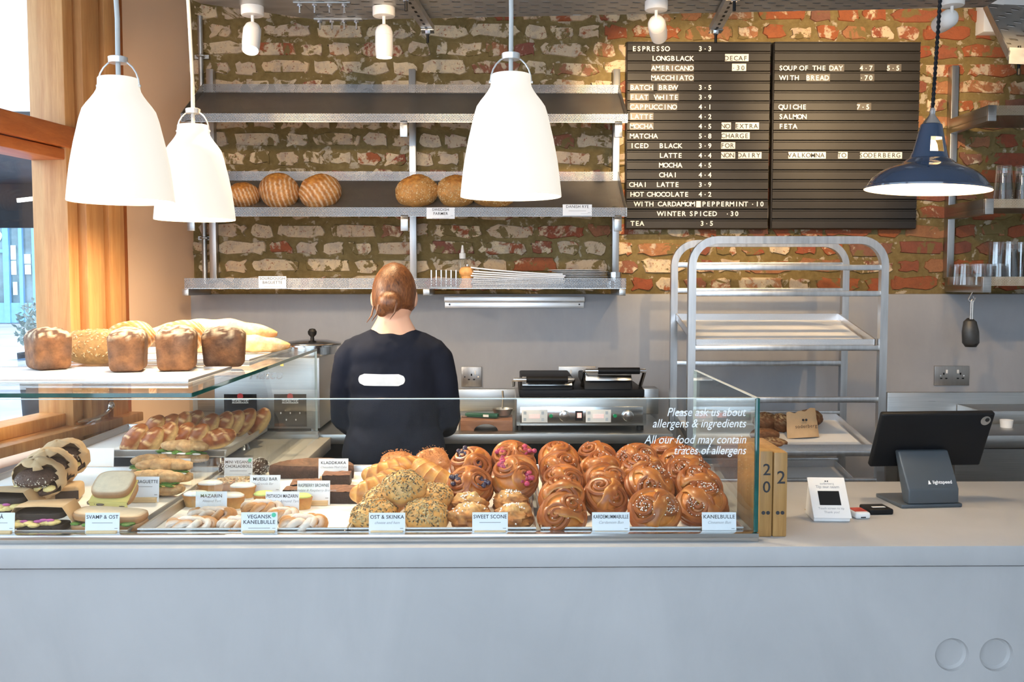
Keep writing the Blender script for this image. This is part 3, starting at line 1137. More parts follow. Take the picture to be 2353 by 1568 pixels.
for k, (a, b, dot, kn) in enumerate(((1199, 1258, 1266, 1297), (1346, 1404, 1413, 1443))):
    d = MB().box(gpx(a), gpx(b), GY0 - .002, GY0 + .002, gz(971), gz(942)).build('display_panel', M_white, g, bevel=.0008)
    MB().box(gpx(a + 17), gpx(a + 41), GY0 - .003, GY0 - .001, gz(961), gz(952)).build('display', M_led, d)
    me = text_mesh('0330', .0145, bold=.0003, mat4=Matrix.Translation((gpx(a + 29), GY0 - .0034, gz(956.5))) @ UPRIGHT)
    link('digits', me, M_vinyl, d)
    bt = MB()
    for (u, v) in ((7, 949), (48, 949), (7, 964), (48, 964)):
        bt.box(gpx(a + u - 3), gpx(a + u + 3), GY0 - .003, GY0, gz(v + 3.5), gz(v - 3.5))
    bt.build('buttons', mat('grey_button', (.45, .5, .55), .5), d)
    MB().cyl((gpx(dot), GY0 + .002, gz(956)), (gpx(dot), GY0 - .004, gz(956)), .007, n=14).build('indicator_lamp', M_ledgreen, g)
    kk = MB()
    kk.lathe([(0, 0), (.021, 0), (.020, .012), (.015, .013), (0, .013)], 22, (gpx(kn), GY0, gz(956)), axis=(0, -1, 0))
    kk.box(gpx(kn) - .0075, gpx(kn) + .0075, GY0 - .024, GY0 - .008, gz(956) - .019, gz(956) + .019)
    kk.build('knob', M_bright, g, bevel=.001)
MB().box(gpx(1322), gpx(1339), GY0 - .004, GY0 + .002, gz(967), gz(945)).build('rocker_housing', M_black, g)
MB().box(gpx(1326), gpx(1336), GY0 - .007, GY0 - .003, gz(960), gz(949)).build('rocker', emitter('red_rocker', (1, .05, .02), .8), g)
# two lids, the right one raised
for (xa, xb, yt, hy, ha, hb) in ((1197, 1318, 866, 872, 1176, 1322), (1343, 1455, 855, 852, 1340, 1486)):
    ld = MB()
    ld.hexa([(x, GY0 + y, z) for (y, z) in ((.02, gz(898)), (.30, gz(888)), (.04, gz(868)), (.30, gz(868))) for x in (gpx(xa), gpx(xb))])
    lo = ld.build('lid', M_black, g, bevel=.006)
    pl_ = MB()
    pl_.hexa([(x, GY0 + y, z) for (y, z) in ((.012, gz(yt + 21)), (.022, gz(yt + 21)), (.026, gz(yt + 2)), (.04, gz(yt + 2))) for x in (gpx(xa + 3), gpx(xb - 3))])
    pl_.build('lid_plate', M_bright, lo, bevel=.001)
    hn = MB()
    hn.cyl((gpx(ha + 33), GY0 - .012, gz(hy)), (gpx(hb - 18), GY0 - .012, gz(hy)), .0125, n=16)
    hn.build('handle_grip', M_black, lo)
    x0_, x1_ = gpx(ha + 4), gpx(hb - 4)
    MB().tube([(x0_, GY0 + .12, gz(894)), (x0_, GY0 + .02, gz(hy + 4)), (x0_ + .004, GY0 - .008, gz(hy)), (gpx(ha + 34), GY0 - .012, gz(hy))], .0075, 10).build('handle_arm', M_chrome, lo)
    MB().tube([(x1_, GY0 + .12, gz(894)), (x1_, GY0 + .02, gz(hy + 4)), (x1_ - .004, GY0 - .008, gz(hy)), (gpx(hb - 19), GY0 - .012, gz(hy))], .0075, 10).build('handle_arm', M_chrome, lo)
m = MB()
m.tube([(gpx(1478), GY0 + .20, gz(905)), (gpx(1492), GY0 + .22, gz(900)), (gpx(1494), GY0 + .2, gz(915)), (gpx(1486), GY0 + .2, gz(925))], .005, 8)
m.build('cable', M_black, g)
# steel box behind the grill
p0, p1 = at(1470, 892, 4.0), at(1511, 960, 4.0)
tag(MB().box(p0.x, p1.x, 3.98, 4.08, BZ, p0.z).build('steel_box', M_steel, bevel=.003), 'upright steel box behind the panini grill', 'box')

# ---- cutting block, scraper, white board, packets
bl = at(1058, 990, bf + .07)
br = at(1178, 990, bf + .07)
w = br.x - bl.x
M_block2 = wood('walnut_block', srgb(120, 82, 62), srgb(158, 114, 88), 5, 0)
poly = [(0, 0), (w * .26, 0)] + [(w * .49 + w * .23 * math.cos(a), .026 * math.sin(a)) for a in [PI - PI * k / 12 for k in range(13)]] + [(w * .74, 0), (w, 0), (w, .040), (0, .040)]
m = MB()
m.prism(poly, 0, .16, 'XZ')
tag(m.build('knife_block', M_block2, loc=(bl.x, bf + .07, BZ), bevel=.002), 'walnut chopping block with a half-round cut-out beside the grill', 'block')
sk = thing('scraper', 'green-handled scraper lying on the walnut block', 'scraper', (bl.x + .06, bf + .14, BZ + .040), (0, 0, R(-18)))
MB().cbox((.02, 0, .011), (.13, .028, .016)).build('handle', mat('dark_green_plastic', (.015, .09, .05), .35), sk, bevel=.005)
MB().cbox((.04, -.0146, .011), (.022, .001, .009)).build('sticker', M_white, sk)
MB().cbox((-.07, 0, .006), (.07, .03, .002)).build('blade', M_chrome, sk)
p = at(1158, 930, bf + .13)
sk = thing('ladle', 'dark metal ladle cup resting on the walnut block', 'ladle', (p.x - .005, bf + .17, BZ + .041))
MB().lathe([(0, 0), (.030, .006), (.040, .03), (.038, .03), (.028, .010), (0, .004)], 20).build('cup', M_galv, sk)
MB().tube([(.0, .03, .028), (.002, .07, .06), (.0, .10, .085)], .004, 8).build('handle', M_galv, sk)
a_, b_ = at(995, 990, bf + .08), at(1054, 990, bf + .08)
tag(MB().box(a_.x - .12, b_.x, bf + .08, bf + .36, BZ, BZ + .022).build('white_board', M_white, bevel=.003), 'white chopping board left of the walnut block', 'board')
p = at(1018, 945, bf + .45)
pk = thing('orange_packet', 'orange printed packet standing behind the white board', 'packet', (p.x, bf + .45, BZ))
MB().box(-.028, .032, 0, .045, 0, .105).build('box', mat('orange_print', (.48, .15, .05), .6), pk, bevel=.003)
MB().box(-.040, -.028, -.002, .03, .02, .105).build('barcode_label', M_white, pk)
m = MB()
m.tube([(-.015, -.001, .045), (-.005, -.001, .038), (.008, -.001, .038), (.018, -.001, .045)], .0012, 6)
m.build('printed_smile', M_ink, pk)

# ---- soup kettle station
KY = bf + .06
kx0, kx1 = at(492, 900, KY).x, at(735, 900, KY).x
ks = thing('soup_station', 'stainless double soup kettle station with black control panels', 'soup kettle')
ktop = at(600, 822, KY).z
MB().box(kx0, kx1, KY, KY + .42, BZ + .012, ktop).build('housing', M_steel, ks, bevel=.004)
for x in (kx0 + .03, kx1 - .03):
    for y in (KY + .03, KY + .39):
        MB().cyl((x, y, BZ), (x, y, BZ + .013), .012, n=12).build('foot', M_chrome, ks)
for (a, b) in ((515, 591), (630, 705)):
    q0, q1 = at(a, 906, KY), at(b, 985, KY)
    cp = MB().box(q0.x, q1.x, KY - .003, KY + .001, max(q1.z, BZ + .02), q0.z).build('control_panel', M_blackgloss, ks)
    cxm = (q0.x + q1.x) / 2
    MB().lathe([(0, 0), (.011, 0), (.011, .001), (0, .001)], 16, (cxm, KY - .003, q0.z - .008), axis=(0, -1, 0)).build('red_badge', mat('badge_red', (.5, .03, .03), .4), cp)
    MB().box(cxm - .03, cxm + .03, KY - .0045, KY - .003, q0.z - .034, q0.z - .019).build('name_strip', M_white, cp)
    me = text_mesh('HEATMAX', .0135, shear=.25, bold=.0003, mat4=Matrix.Translation((cxm, KY - .005, q0.z - .0265)) @ UPRIGHT)
    link('lettering', me, M_ink, cp)
    ic = MB()
    for (u, v) in ((-.035, -.07), (.035, -.07), (-.015, -.095), (.02, -.095), (0, -.07)):
        ic.cbox((cxm + u, KY - .0036, q0.z + v), (.004, .001, .006))
    ic.build('icons', M_vinyl, cp)
me = text_mesh('Hatco', .05, shear=.35, bold=.0006, mat4=Matrix.Translation((at(610, 862, KY).x, KY - .0012, at(610, 862, KY).z)) @ UPRIGHT)
link('embossed_name', me, M_bright, ks)
q = at(648, 838, KY)
MB().box(q.x - .006, q.x + .006, KY - .002, KY, q.z - .006, q.z + .006).build('yellow_dot', M_yellow, ks)
for cxp in (595, 718):
    p = at(cxp, 800, KY + .21)
    pt = MB()
    pt.lathe([(.095, ktop), (.095, ktop + .028), (.112, ktop + .030), (.112, ktop + .036), (.094, ktop + .036), (.094, ktop)], 36, (p.x, KY + .21, 0))
    po = pt.build('pot', M_bright, ks)
    li = MB()
    li.lathe([(.110, ktop + .037), (.112, ktop + .041), (.10, ktop + .044), (.06, ktop + .052), (0, ktop + .055)], 36, (p.x, KY + .21, 0))
    lo = li.build('lid', M_bright, po)
    kb = MB()
    kb.lathe([(.008, ktop + .053), (.007, ktop + .064), (.016, ktop + .074), (.0175, ktop + .085), (.011, ktop + .095), (0, ktop + .097)], 20, (p.x, KY + .21, 0))
    kb.build('knob', M_black, lo)

# ---- tray rack (bakery trolley)
RF, RB = 3.43, 3.85
rk = thing('tray_rack', 'aluminium bakery tray rack on the right of the workbench', 'rack')
def uframe(name, Y, xl, xr, ztop, r=.09, s=.0135):
    pts = [(xl, Y, 0.0), (xl, Y, .5), (xl, Y, ztop - r)]
    for k in range(1, 8):
        a = PI - PI / 2 * k / 8
        pts.append((xl + r + r * math.cos(a), Y, ztop - r + r * math.sin(a)))
    pts += [(xl + r, Y, ztop), (xr - r, Y, ztop)]
    for k in range(1, 8):
        a = PI / 2 - PI / 2 * k / 8
        pts.append((xr - r + r * math.cos(a), Y, ztop - r + r * math.sin(a)))
    pts += [(xr, Y, ztop - r), (xr, Y, .5), (xr, Y, 0.0)]
    m = MB()
    m.tube(pts, s * 1.414, 4, ref=(0, 1, 0), ph=PI / 4)
    return m.build(name, M_alur, rk)
M_alur = steel('satin_rack_aluminium', (.58, .585, .59), .34, axis=2, stretch=12)
rl, rr = at(1590, 620, RF).x, at(2031, 620, RF).x
bl_, br_ = at(1549, 620, RB).x, at(1942, 620, RB).x
ztf, ztb = at(1800, 552, RF).z, at(1800, 560, RB).z
uframe('front_frame', RF, rl, rr, ztf)
uframe('back_frame', RB, bl_, br_, ztb)
def rail(py, Y, h, a, b):
    p = at(1800, py, Y)
    m = MB()
    m.box(a + .012, b - .012, Y - .010, Y + .010, p.z - h / 2, p.z + h / 2)
    m.build('rail', M_alur, rk, bevel=.002)
for py in (615, 675, 800, 919, 1042, 1106):
    rail(py, RF, .020, rl, rr)
for py in (609, 668, 728, 835, 950, 1058):
    rail(py, RB, .021, bl_, br_)
def sheet_tray(label, zf, zb, x0, x1, yf, yb, paper, grp, lip=.028):
    t = thing('baking_tray', label, 'tray', group=grp)
    m = MB()
    def q(x, y, dz):
        return Vector((x, y, lerp(zf, zb, (y - yf) / (yb - yf)) + dz))
    m.hexa([q(x, y, dz) for dz in (0, .002) for y in (yf, yb) for x in (x0, x1)])
    for (xa, xb, ya, yb2) in ((x0, x1, yf, yf + .003), (x0, x1, yb - .003, yb), (x0, x0 + .003, yf, yb), (x1 - .003, x1, yf, yb)):
        m.hexa([q(x, y, dz) for dz in (0, lip) for y in (ya, yb2) for x in (xa, xb)])
    m.build('pan', M_alu, t)
    if paper:
        p = MB()
        p.hexa([q(x, y, dz) for dz in (.0025, .0035) for y in (yf + .012, yb - .012) for x in (x0 + .012, x1 - .012)])
        p.build('baking_paper', M_paper, t)
    return t
xa, xb = bl_ + .02, br_ - .02
xa, xb = rl + .018, rr - .018
TR = []
for (pf, pb, lab) in ((800, 738, 'empty baking tray tilted on the upper rails of the rack'), (1042, 968, 'baking tray holding rye loaves and a paper bag on the rack'), (1160, 1075, 'empty baking tray low on the rack below the loaves')):
    zf_, zb_ = at(1800, pf, RF + .02).z + .004, at(1800, pb, RB - .02).z + .002
    sheet_tray(lab, zf_, zb_, xa, xb, RF + .016, RB - .018, True, 'trays on the rack')
    TR.append((zf_, zb_))
def rack_pt(px, Y, k, dz=.004):
    zf_, zb_ = TR[k]
    z = lerp(zf_, zb_, (Y - RF - .016) / (RB - RF - .034)) + dz
    return Vector((at(px, 1000, Y).x, Y, z))

# ---- cable trays, struts and spotlights under the ceiling
ZT = 2.43
def traypoly(name, label, pts, m, flange=True):
    t = thing(name, label, 'cable tray')
    a = MB()
    n = len(pts)
    a.prism([(p.x, p.y) for p in pts], ZT, ZT + .002, 'XY')
    a.build('floor_sheet', m, t, smooth=False)
    f = MB()
    for i in range(n):
        p, q = pts[i], pts[(i + 1) % n]
        f.bar((p.x, p.y, ZT + .026), (q.x, q.y, ZT + .026), .003, .05)
    f.build('flange', M_galv, t)
    return t
P = lambda px, py: atz(px, py, ZT)
a0, a1 = P(742, 47), P(2262, 17)
ct = traypoly('cable_tray', 'long slotted galvanised cable tray above the brick wall', [a0, a1, Vector((a1.x, 2.55, 0)), Vector((a0.x - .1, 2.70, 0))], M_slot)
b0 = P(462, 8)
ct2 = traypoly('cable_tray', 'plain galvanised cable tray corner above the bread shelf', [b0, a0 + Vector((-.004, 0, 0)), Vector((a0.x - .105, 2.70, 0)), Vector((b0.x - .25, 2.70, 0))], M_galv)
for (xa_, xb_, yy) in ((675, 805, 6), (722, 832, 44)):
    p, q = P(xa_, yy), P(xb_, yy)
    st_ = thing('joint_strip', 'bolted joint strip joining the cable trays, %s one' % ('front' if yy < 20 else 'rear'), 'joint strip')
    MB().box(p.x, q.x, p.y - .012, p.y + .012, ZT - .004, ZT - .0005).build('strip', M_galv, st_)
    for k in range(4):
        x = lerp(p.x + .02, q.x - .02, k / 3)
        m = MB()
        m.cyl((x, p.y, ZT - .035), (x, p.y, ZT - .004), .0035, n=8)
        m.cyl((x, p.y, ZT - .013), (x, p.y, ZT - .005), .009, n=6)
        m.build('bolt', M_chrome, st_)
for (pa, pb, lab) in (((930, -20), (985, 66), 'slotted steel strut hanging between the left spotlights'), ((1690, -20), (1643, 66), 'slotted steel strut beside the drinks board')):
    z = ZT - .02
    a_, b_ = atz(pa[0], pa[1], z), atz(pb[0], pb[1], z)
    st_ = thing('strut_channel', lab, 'strut')
    MB().bar(a_, b_, .041, .021).build('channel', M_galv, st_)
    d = (b_ - a_).normalized()
    hs = MB()
    for k in range(8):
        c = a_ + d * (.04 + k * .05)
        hs.cbox(c - Vector((.0, 0, .0109)), (.008, .022, .001), rot=Matrix.Rotation(math.atan2(d.y, d.x) - PI / 2, 3, 'Z'))
    hs.build('slots', M_black, st_)
    for e in (b_ - d * .02, a_ + d * .02):
        MB().cyl(e + Vector((0, 0, -.055)), e + Vector((0, 0, .02)), .005, n=10).build('threaded_rod', M_black, st_)
        m = MB()
        m.cbox(e + Vector((0, 0, -.014)), (.045, .045, .004))
        m.cyl(e + Vector((0, 0, -.026)), e + Vector((0, 0, -.016)), .010, n=6)
        m.build('washer_nut', M_chrome, st_)
# tilted tray piece at the far right
A, B_ = at(2262, 10, 3.35), at(2318, 128, 3.02)
t = thing('cable_tray', 'tilted slotted cable tray piece hanging at the top right corner', 'cable tray')
m = MB()
ex = Vector((.75, .10, .0))
m.hexa([A, A + ex, B_, B_ + ex, A + Vector((0, 0, .003)), A + ex + Vector((0, 0, .003)), B_ + Vector((0, 0, .003)), B_ + ex + Vector((0, 0, .003))])
m.build('floor_sheet', M_slot, t, smooth=False)
m = MB()
m.bar(B_, B_ + ex, .004, .05)
m.bar(A, B_, .004, .03)
m.build('flange', M_galv, t)
q = at(2341, 150, 3.05)
m = MB()
m.cyl(q + Vector((0, 0, -.03)), q + Vector((0, 0, .06)), .005, n=10)
m.cbox(q + Vector((.02, 0, .02)), (.08, .045, .004))
m.build('hanger_bolt', M_black, t)
# white boxing on the wall
p0, p1 = at(2253, -60, 4.12), at(2420, 79, 4.12)
struct('trim_1', MB().box(p0.x, p1.x, 4.08, 4.16, p1.z, p0.z), M_white, 'white boxed beam end high on the brick wall', bevel=.003)

M_lens = emitter('spot_lens', (1, .85, .62), 14)
M_spotwhite = mat('white_spotlight', (.82, .80, .77), .45, var=.02)
def spotlight(label, px, py, aim, energy, size=70, lens=True, blend=.5, Y=None, xy=None, col=(1.0, .71, .39)):
    c = atz(px, py, ZT - .012) if Y is None else at(px, py, Y)
    if xy:
        c = Vector((xy[0], xy[1], ZT))
    s = thing('spotlight', label, 'spotlight', (c.x, c.y, ZT))
    MB().lathe([(0, 0), (.038, 0), (.038, -.026), (.036, -.029), (0, -.029)], 28).build('ceiling_rose', M_spotwhite, s)
    MB().cyl((0, 0, -.028), (0, 0, -.064), .0055, n=12).build('stem', M_spotwhite, s)
    piv = Vector((0, 0, -.062))
    d = Vector(aim) - (Vector((c.x, c.y, ZT)) + piv)
    d.normalize()
    b = MB()
    b.lathe([(0, -.006), (.012, -.005), (.024, .004), (.0295, .018), (.0300, .030), (.0292, .0305), (.0300, .031), (.0300, .075), (.0275, .103), (.0262, .104), (.024, .099), (0, .099)], 28, piv, axis=d)
    b.build('lamp_body', M_spotwhite, s)
    if lens:
        MB().lathe([(0, .1005), (.0235, .1005), (.0235, .1015), (0, .1015)], 24, piv, axis=d).build('lens', M_lens, s)
    l = bpy.data.lights.new('spot_beam', 'SPOT')
    l.energy = energy
    l.spot_size = R(size)
    l.spot_blend = blend
    l.color = col
    l.shadow_soft_size = .02
    lo = bpy.data.objects.new('spot_beam', l)
    C.objects.link(lo)
    lo.parent = s
    lo.location = piv + d * .112
    lo.rotation_euler = Vector((0, 0, -1)).rotation_difference(d).to_euler()
    return s
spotlight('white spotlight glowing towards the room, leftmost of the four', 580, 24, (-.80, 2.6, .9), 34, 85)
spotlight('white spotlight pointing down over the bread shelf, second from left', 882, 26, (-.40, 3.33, 1.5), 32, 95)
spotlight('white spotlight turned towards the drinks letter board', 1508, 12, at(1560, 330, 4.12), 36, 80)
spotlight('white spotlight tilted left towards the soup letter board', 2188, 2, at(1975, 185, 4.12), 36, 78)
# added spots, out of view, put in to throw warm light on the back wall
for (x, ax, az, en, w) in ((-1.0, -1.0, 1.9, 10, 'above the glass shelf'), (-.25, -.4, 1.9, 10, 'above the tart tray'), (.45, .75, 1.75, 14, 'above the bun tray'), (1.0, 1.35, 1.35, 22, 'above the number planks'), (1.55, 1.75, 1.5, 18, 'above the till')):
    spotlight('added unseen white spotlight lighting the back wall, ' + w, 0, 0, (ax, 4.1, az), en, 70, xy=(x, 2.62), col=(1.0, .66, .32))
# ------------------------------------------------------------------ service counter and glass display case
CF = 2.0
ZC = at(1176, 1258, CF).z
ZS = at(1176, 1305, CF).z
CB = atz(2000, 1107, ZC).y
def WX(Y): return CORNER_X - SPL * (WALL_Y - Y) + .012
sc_ = thing('service_counter', 'long grey trowelled plaster service counter', 'counter')
XR = at(1741, 1100, 2.05).x
XL = -.62
m = MB()
m.prism([(WX(CF), CF), (2.6, CF), (2.6, CB), (XR + .02, CB), (XR + .02, 2.86), (XL, 2.86), (XL, bf - .004), (WX(bf), bf - .004)], ZS, ZC, 'XY')
m.build('worktop', M_counter, sc_, bevel=.003)
# front panel with two round recesses
bm = bmesh.new()
yF = CF + .012
def circ(cx, cz, r, y, n=48):
    return [bm.verts.new((cx + r * math.cos(2 * PI * k / n), y, cz + r * math.sin(2 * PI * k / n))) for k in range(n)]
def loop_edges(vs):
    return [bm.edges.new((vs[i], vs[(i + 1) % len(vs)])) for i in range(len(vs))]
outer = [bm.verts.new((x, yF, z)) for (x, z) in ((-1.63, 0), (2.6, 0), (2.6, ZS - .004), (-1.63, ZS - .004))]
ed = loop_edges(outer)
rings = []
for px in (2187.5, 2289.5):
    p = at(px, 1505.5, yF)
    r = 40 * yF / FPX
    c1 = circ(p.x, p.z, r, yF)
    ed += loop_edges(c1)
    rings.append((c1, p, r))
bmesh.ops.triangle_fill(bm, use_beauty=True, edges=ed)
for c1, p, r in rings:
    c2 = circ(p.x, p.z, r * .955, yF + .009)
    c3 = circ(p.x, p.z, r * .80, yF + .0135)
    for a, b in ((c1, c2), (c2, c3)):
        for i in range(len(a)):
            j = (i + 1) % len(a)
            bm.faces.new((a[i], a[j], b[j], b[i]))
    bm.faces.new(c3)
for (a, b) in (((-1.75, 0), (2.6, 0)),):
    pass
back = [bm.verts.new((x, yF + .03, z)) for (x, z) in ((-1.63, 0), (2.6, 0), (2.6, ZS - .004), (-1.63, ZS - .004))]
for i in range(4):
    j = (i + 1) % 4
    bm.faces.new((outer[i], outer[j], back[j], back[i]))
bmesh.ops.recalc_face_normals(bm, faces=bm.faces)
me = bpy.data.meshes.new('front_panel')
bm.to_mesh(me)
bm.free()
me.shade_smooth()
me.set_sharp_from_angle(angle=R(35))
link('front_panel', me, M_counter, sc_)
MB().box(XR + .05, 2.58, CF + .045, CB - .02, 0, ZS - .002).build('body', M_counter, sc_)
m = MB()
m.prism([(-1.60, CF + .045), (XR + .03, CF + .045), (XR + .03, 2.82), (XL - .04, 2.82), (XL - .04, bf - .05), (-1.40, bf - .05)], 0, ZS - .002, 'XY')
m.build('body', M_counter, sc_)

GY = 2.045
ZG0, ZG1 = ZC + .020, at(1176, 917, GY).z
dc = thing('display_case', 'frameless glass display case for pastries on the counter', 'display case')
MB().box(-1.62, XR, GY - .012, GY + .020, ZC, ZC + .019).build('base_strip', M_bright, dc, bevel=.001)
fg = MB().box(-1.62, XR - .001, GY - .004, GY + .004, ZG0, ZG1).build('front_glass', M_glass, dc, smooth=False)
MB().box(-1.62, XR - .008, GY - .0042, GY + .0042, ZG1, ZG1 + .0016).build('top_edge', M_glassline, fg)
SB = 2.71
sg = MB().box(XR - .0085, XR, GY + .005, SB, ZC + .002, ZG1).build('side_glass', M_glass, dc, smooth=False)
MB().box(XR - .0085, XR + .0002, GY - .0045, GY + .0048, ZC + .020, ZG1 + .001).build('front_edge', M_glassedge, sg, bevel=.0008)
MB().box(XR - .0085, XR + .0002, GY + .005, SB, ZG1, ZG1 + .0012).build('top_edge', M_glassline, sg)
MB().box(XR - .0085, XR + .0002, SB, SB + .0012, ZC + .002, ZG1).build('rear_edge', M_glassline, sg)
# deep glass shelf on the left, its side sheet and green edges
SXR = at(440, 912, GY).x
SYB = bf - .02
ZSH = ZG1 + .004
gl = MB().prism([(WX(GY), GY), (SXR - .0005, GY), (SXR - .0005, SYB), (WX(SYB), SYB)], ZSH, ZSH + .009, 'XY').build('shelf_glass', M_glass, dc, smooth=False)
MB().box(-1.60, SXR, GY - .0015, GY - .0003, ZSH, ZSH + .0092).build('front_edge', M_glassedge, gl)
MB().box(SXR - .0005, SXR + .001, GY, SYB, ZSH, ZSH + .0092).build('side_edge', M_glassedge, gl)
ls = MB().box(SXR - .008, SXR, GY + .010, SYB, ZC + .001, ZSH - .0005).build('side_glass', M_sideglass, dc, smooth=False)
MB().box(SXR - .008, SXR, SYB, SYB + .0015, ZC + .001, ZSH - .0005).build('rear_edge', M_glassline, ls)
MB().box(-1.38, SXR + .004, SYB - .02, SYB, ZC + .0005, ZC + .026).build('rear_rail', M_steel, dc)
# vinyl lettering on the front glass
lines = (('Please ask us about', 948), ('allergens & ingredients', 974), ('All our food may contain', 1011), ('traces of allergens', 1036))
for txt, py in lines:
    p = at(1715, py, GY - .0046)
    me = text_mesh(txt, .0262, 'RIGHT', shear=.28, spacing=1.0, mat4=Matrix.Translation((p.x, GY - .0046, p.z)) @ UPRIGHT)
    # narrow italic: squeeze to the photographed width
    xs = [v.co.x for v in me.vertices]
    want = {948: 183, 974: 217, 1011: 237, 1036: 167}[py] * GY / FPX
    k = want / (max(xs) - min(xs))
    mx = max(xs)
    for v in me.vertices:
        v.co.x = p.x + (v.co.x - mx) * k
    link('lettering', me, M_vinyl, fg)

# ---- trays in the case
ZTR = ZC + .0015
TZ = ZTR + .0045
def case_tray(label, x0, x1, y0, y1, z=ZTR, lip=.020, grp='aluminium trays in the display case', paper=True, flare=.006):
    t = thing('display_tray', label, 'tray', ((x0 + x1) / 2, y0, z), group=grp)
    w, d = (x1 - x0) / 2, y1 - y0
    m = MB()
    m.box(-w + .004, w - .004, .004, d - .004, 0, .002)
    f = flare
    def wall(a, b, inn):
        (ax, ay), (bx, by) = a, b
        ix, iy = inn
        m.hexa([(ax, ay, .0), (bx, by, .0), (ax + ix * .003, ay + iy * .003, 0), (bx + ix * .003, by + iy * .003, 0),
                (ax - ix * f, ay - iy * f, lip), (bx - ix * f, by - iy * f, lip), (ax + ix * .003 - ix * f, ay + iy * .003 - iy * f, lip), (bx + ix * .003 - ix * f, by + iy * .003 - iy * f, lip)])
    wall((-w + f, f), (w - f, f), (0, 1))
    wall((-w + f, d - f), (w - f, d - f), (0, -1))
    wall((-w + f, f), (-w + f, d - f), (1, 0))
    wall((w - f, f), (w - f, d - f), (-1, 0))
    m.build('pan', M_alu, t)
    rim = MB()
    rim.tube([(-w, 0, lip), (w, 0, lip), (w, d, lip), (-w, d, lip)], .0028, 6, closed=True)
    rim.build('rolled_rim', M_alu, t)
    if paper:
        MB().box(-w + .012, w - .012, .010, d - .012, .0025, .0035).build('baking_paper', M_paper, t)
    return t
TY0, TY1 = GY + .030, 2.80
def tx(px): return at(px, 1228, TY0).x
case_tray('paper-lined sandwich tray at the left end of the case', -1.42, tx(292), TY0, TY1, lip=.016)
case_tray('paper-lined tray of mazarins and brownies in the case', tx(318), tx(797), TY0, TY1)
case_tray('paper-lined tray of croissants, scones and berry buns', tx(803), tx(1230), TY0, TY1)
case_tray('paper-lined tray of cardamom and cinnamon buns in the case', tx(1245), tx(1706), TY0, TY1)
# raised tray of glossy buns behind the sandwiches
UY0, UY1 = 2.85, 3.38
ux1 = at(520, 1050, UY0).x
UZ = at(520, 1052, UY0).z
case_tray('raised tray of glossy vanilla buns behind the sandwiches', ux1 - .50, ux1, UY0, UY1, z=UZ, lip=.022)
for i, (x, y) in enumerate(((ux1 - .05, UY0 + .36), (ux1 - .05, UY0 + .08), (ux1 - .45, UY0 + .36), (ux1 - .45, UY0 + .08))):
    m = MB()
    m.lathe([(0, 0), (.026, 0), (.024, .004), (.016, UZ - ZC - .001), (0, UZ - ZC - .001)], 18)
    tag(m.build('tray_riser', M_bright, loc=(x, y, ZC)), 'conical steel riser under the raised bun tray, %s %s' % ('rear' if i % 2 == 0 else 'front', 'right' if i < 2 else 'left'), 'riser', 'risers under the bun tray')
# trays on top of the glass shelf
ZTOP = ZSH + .0095
def top_tray(label, px1, pf, pb, x0):
    yf, yb = atz(400, pf, ZTOP).y, atz(500, pb, ZTOP).y
    yb = min(yb, SYB - .03)
    x1 = at(px1, pf, yf).x
    t = thing('bread_tray', label, 'tray', (0, yf, ZTOP), group='trays on the glass shelf')
    m = MB()
    m.box(x0, x1, 0, yb - yf, 0, .004)
    m.build('pan', M_white, t, bevel=.001)
    r = MB()
    r.tube([(x0, 0, .006), (x1, 0, .006), (x1, yb - yf, .006), (x0, yb - yf, .006)], .0035, 6, closed=True)
    r.build('rim', M_alu, t)
    return yf, yb
T1 = top_tray('white bread tray at the front of the glass shelf', 432, 882, 850, -1.40)
T2 = top_tray('white bread tray at the back of the glass shelf', 572, 833, 793, -1.35)
ZL = ZTOP + .0045

# ---- price cards
def price_card(text, x0, x1, y0, y1, sub=None, holder=True, green=False, Y=None, label=None, grp='price cards in the display case', tz=None, size=None):
    z = TZ if tz is None else tz
    yy = Y if Y is not None else (GY + .0165 if y1 >= 1228 else atz((x0 + x1) / 2, y1, z).y)
    yy = max(yy, GY + .0165)
    p0, p1 = at(x0, y0, yy), at(x1, y1, yy)
    w, h = p1.x - p0.x, p0.z - p1.z
    zb = p1.z
    c = thing('price_card', label or ('white price card reading ' + text.replace('\n', ' ').lower()), 'price card', ((p0.x + p1.x) / 2, yy, zb), (R(-7), 0, 0), grp)
    MB().box(-w / 2, w / 2, -.0006, .0006, 0, h).build('card', M_card, c)
    lines = text.split('\n') if text else []
    sz = size or .0115
    yo = h * .80
    for i, ln in enumerate(lines):
        me = text_mesh(ln, sz, bold=.00012, spacing=1.05, mat4=Matrix.Translation((0, -.0009, yo - i * sz * 1.02)) @ UPRIGHT)
        xs = [v.co.x for v in me.vertices]
        if xs and max(xs) - min(xs) > w * .93:
            k = w * .93 / (max(xs) - min(xs))
            for v in me.vertices:
                v.co.x *= k
        link('lettering', me, M_ink, c)
    if text:
        yo2 = yo - len(lines) * sz * 1.05
        if sub:
            me = text_mesh(sub, .0085, shear=.35, mat4=Matrix.Translation((0, -.0009, yo2)) @ UPRIGHT)
            link('lettering', me, M_inkgrey, c)
        m = MB()
        if not sub:
            m.box(-w * .3, w * .3, -.0009, -.0006, yo2 - .001, yo2 + .0004)
        m.box(w * .36, w * .45, -.0009, -.0006, h * .27, h * .30)
        m.box(w * .12, w * .46, -.0009, -.0006, h * .17, h * .185)
        f = m.build('fine_print', M_inkgrey, c)
    if green:
        MB().lathe([(0, 0), (.005, 0), (.005, .0008), (0, .0008)], 16, (w * .40, -.0006, h * .88), axis=(0, -1, 0)).build('vegan_mark', M_green, c)
    if holder:
        MB().box(-w * .44, w * .44, -.009, .009, -.001, h * .19).build('holder', M_pine, c, bevel=.001)
    return c
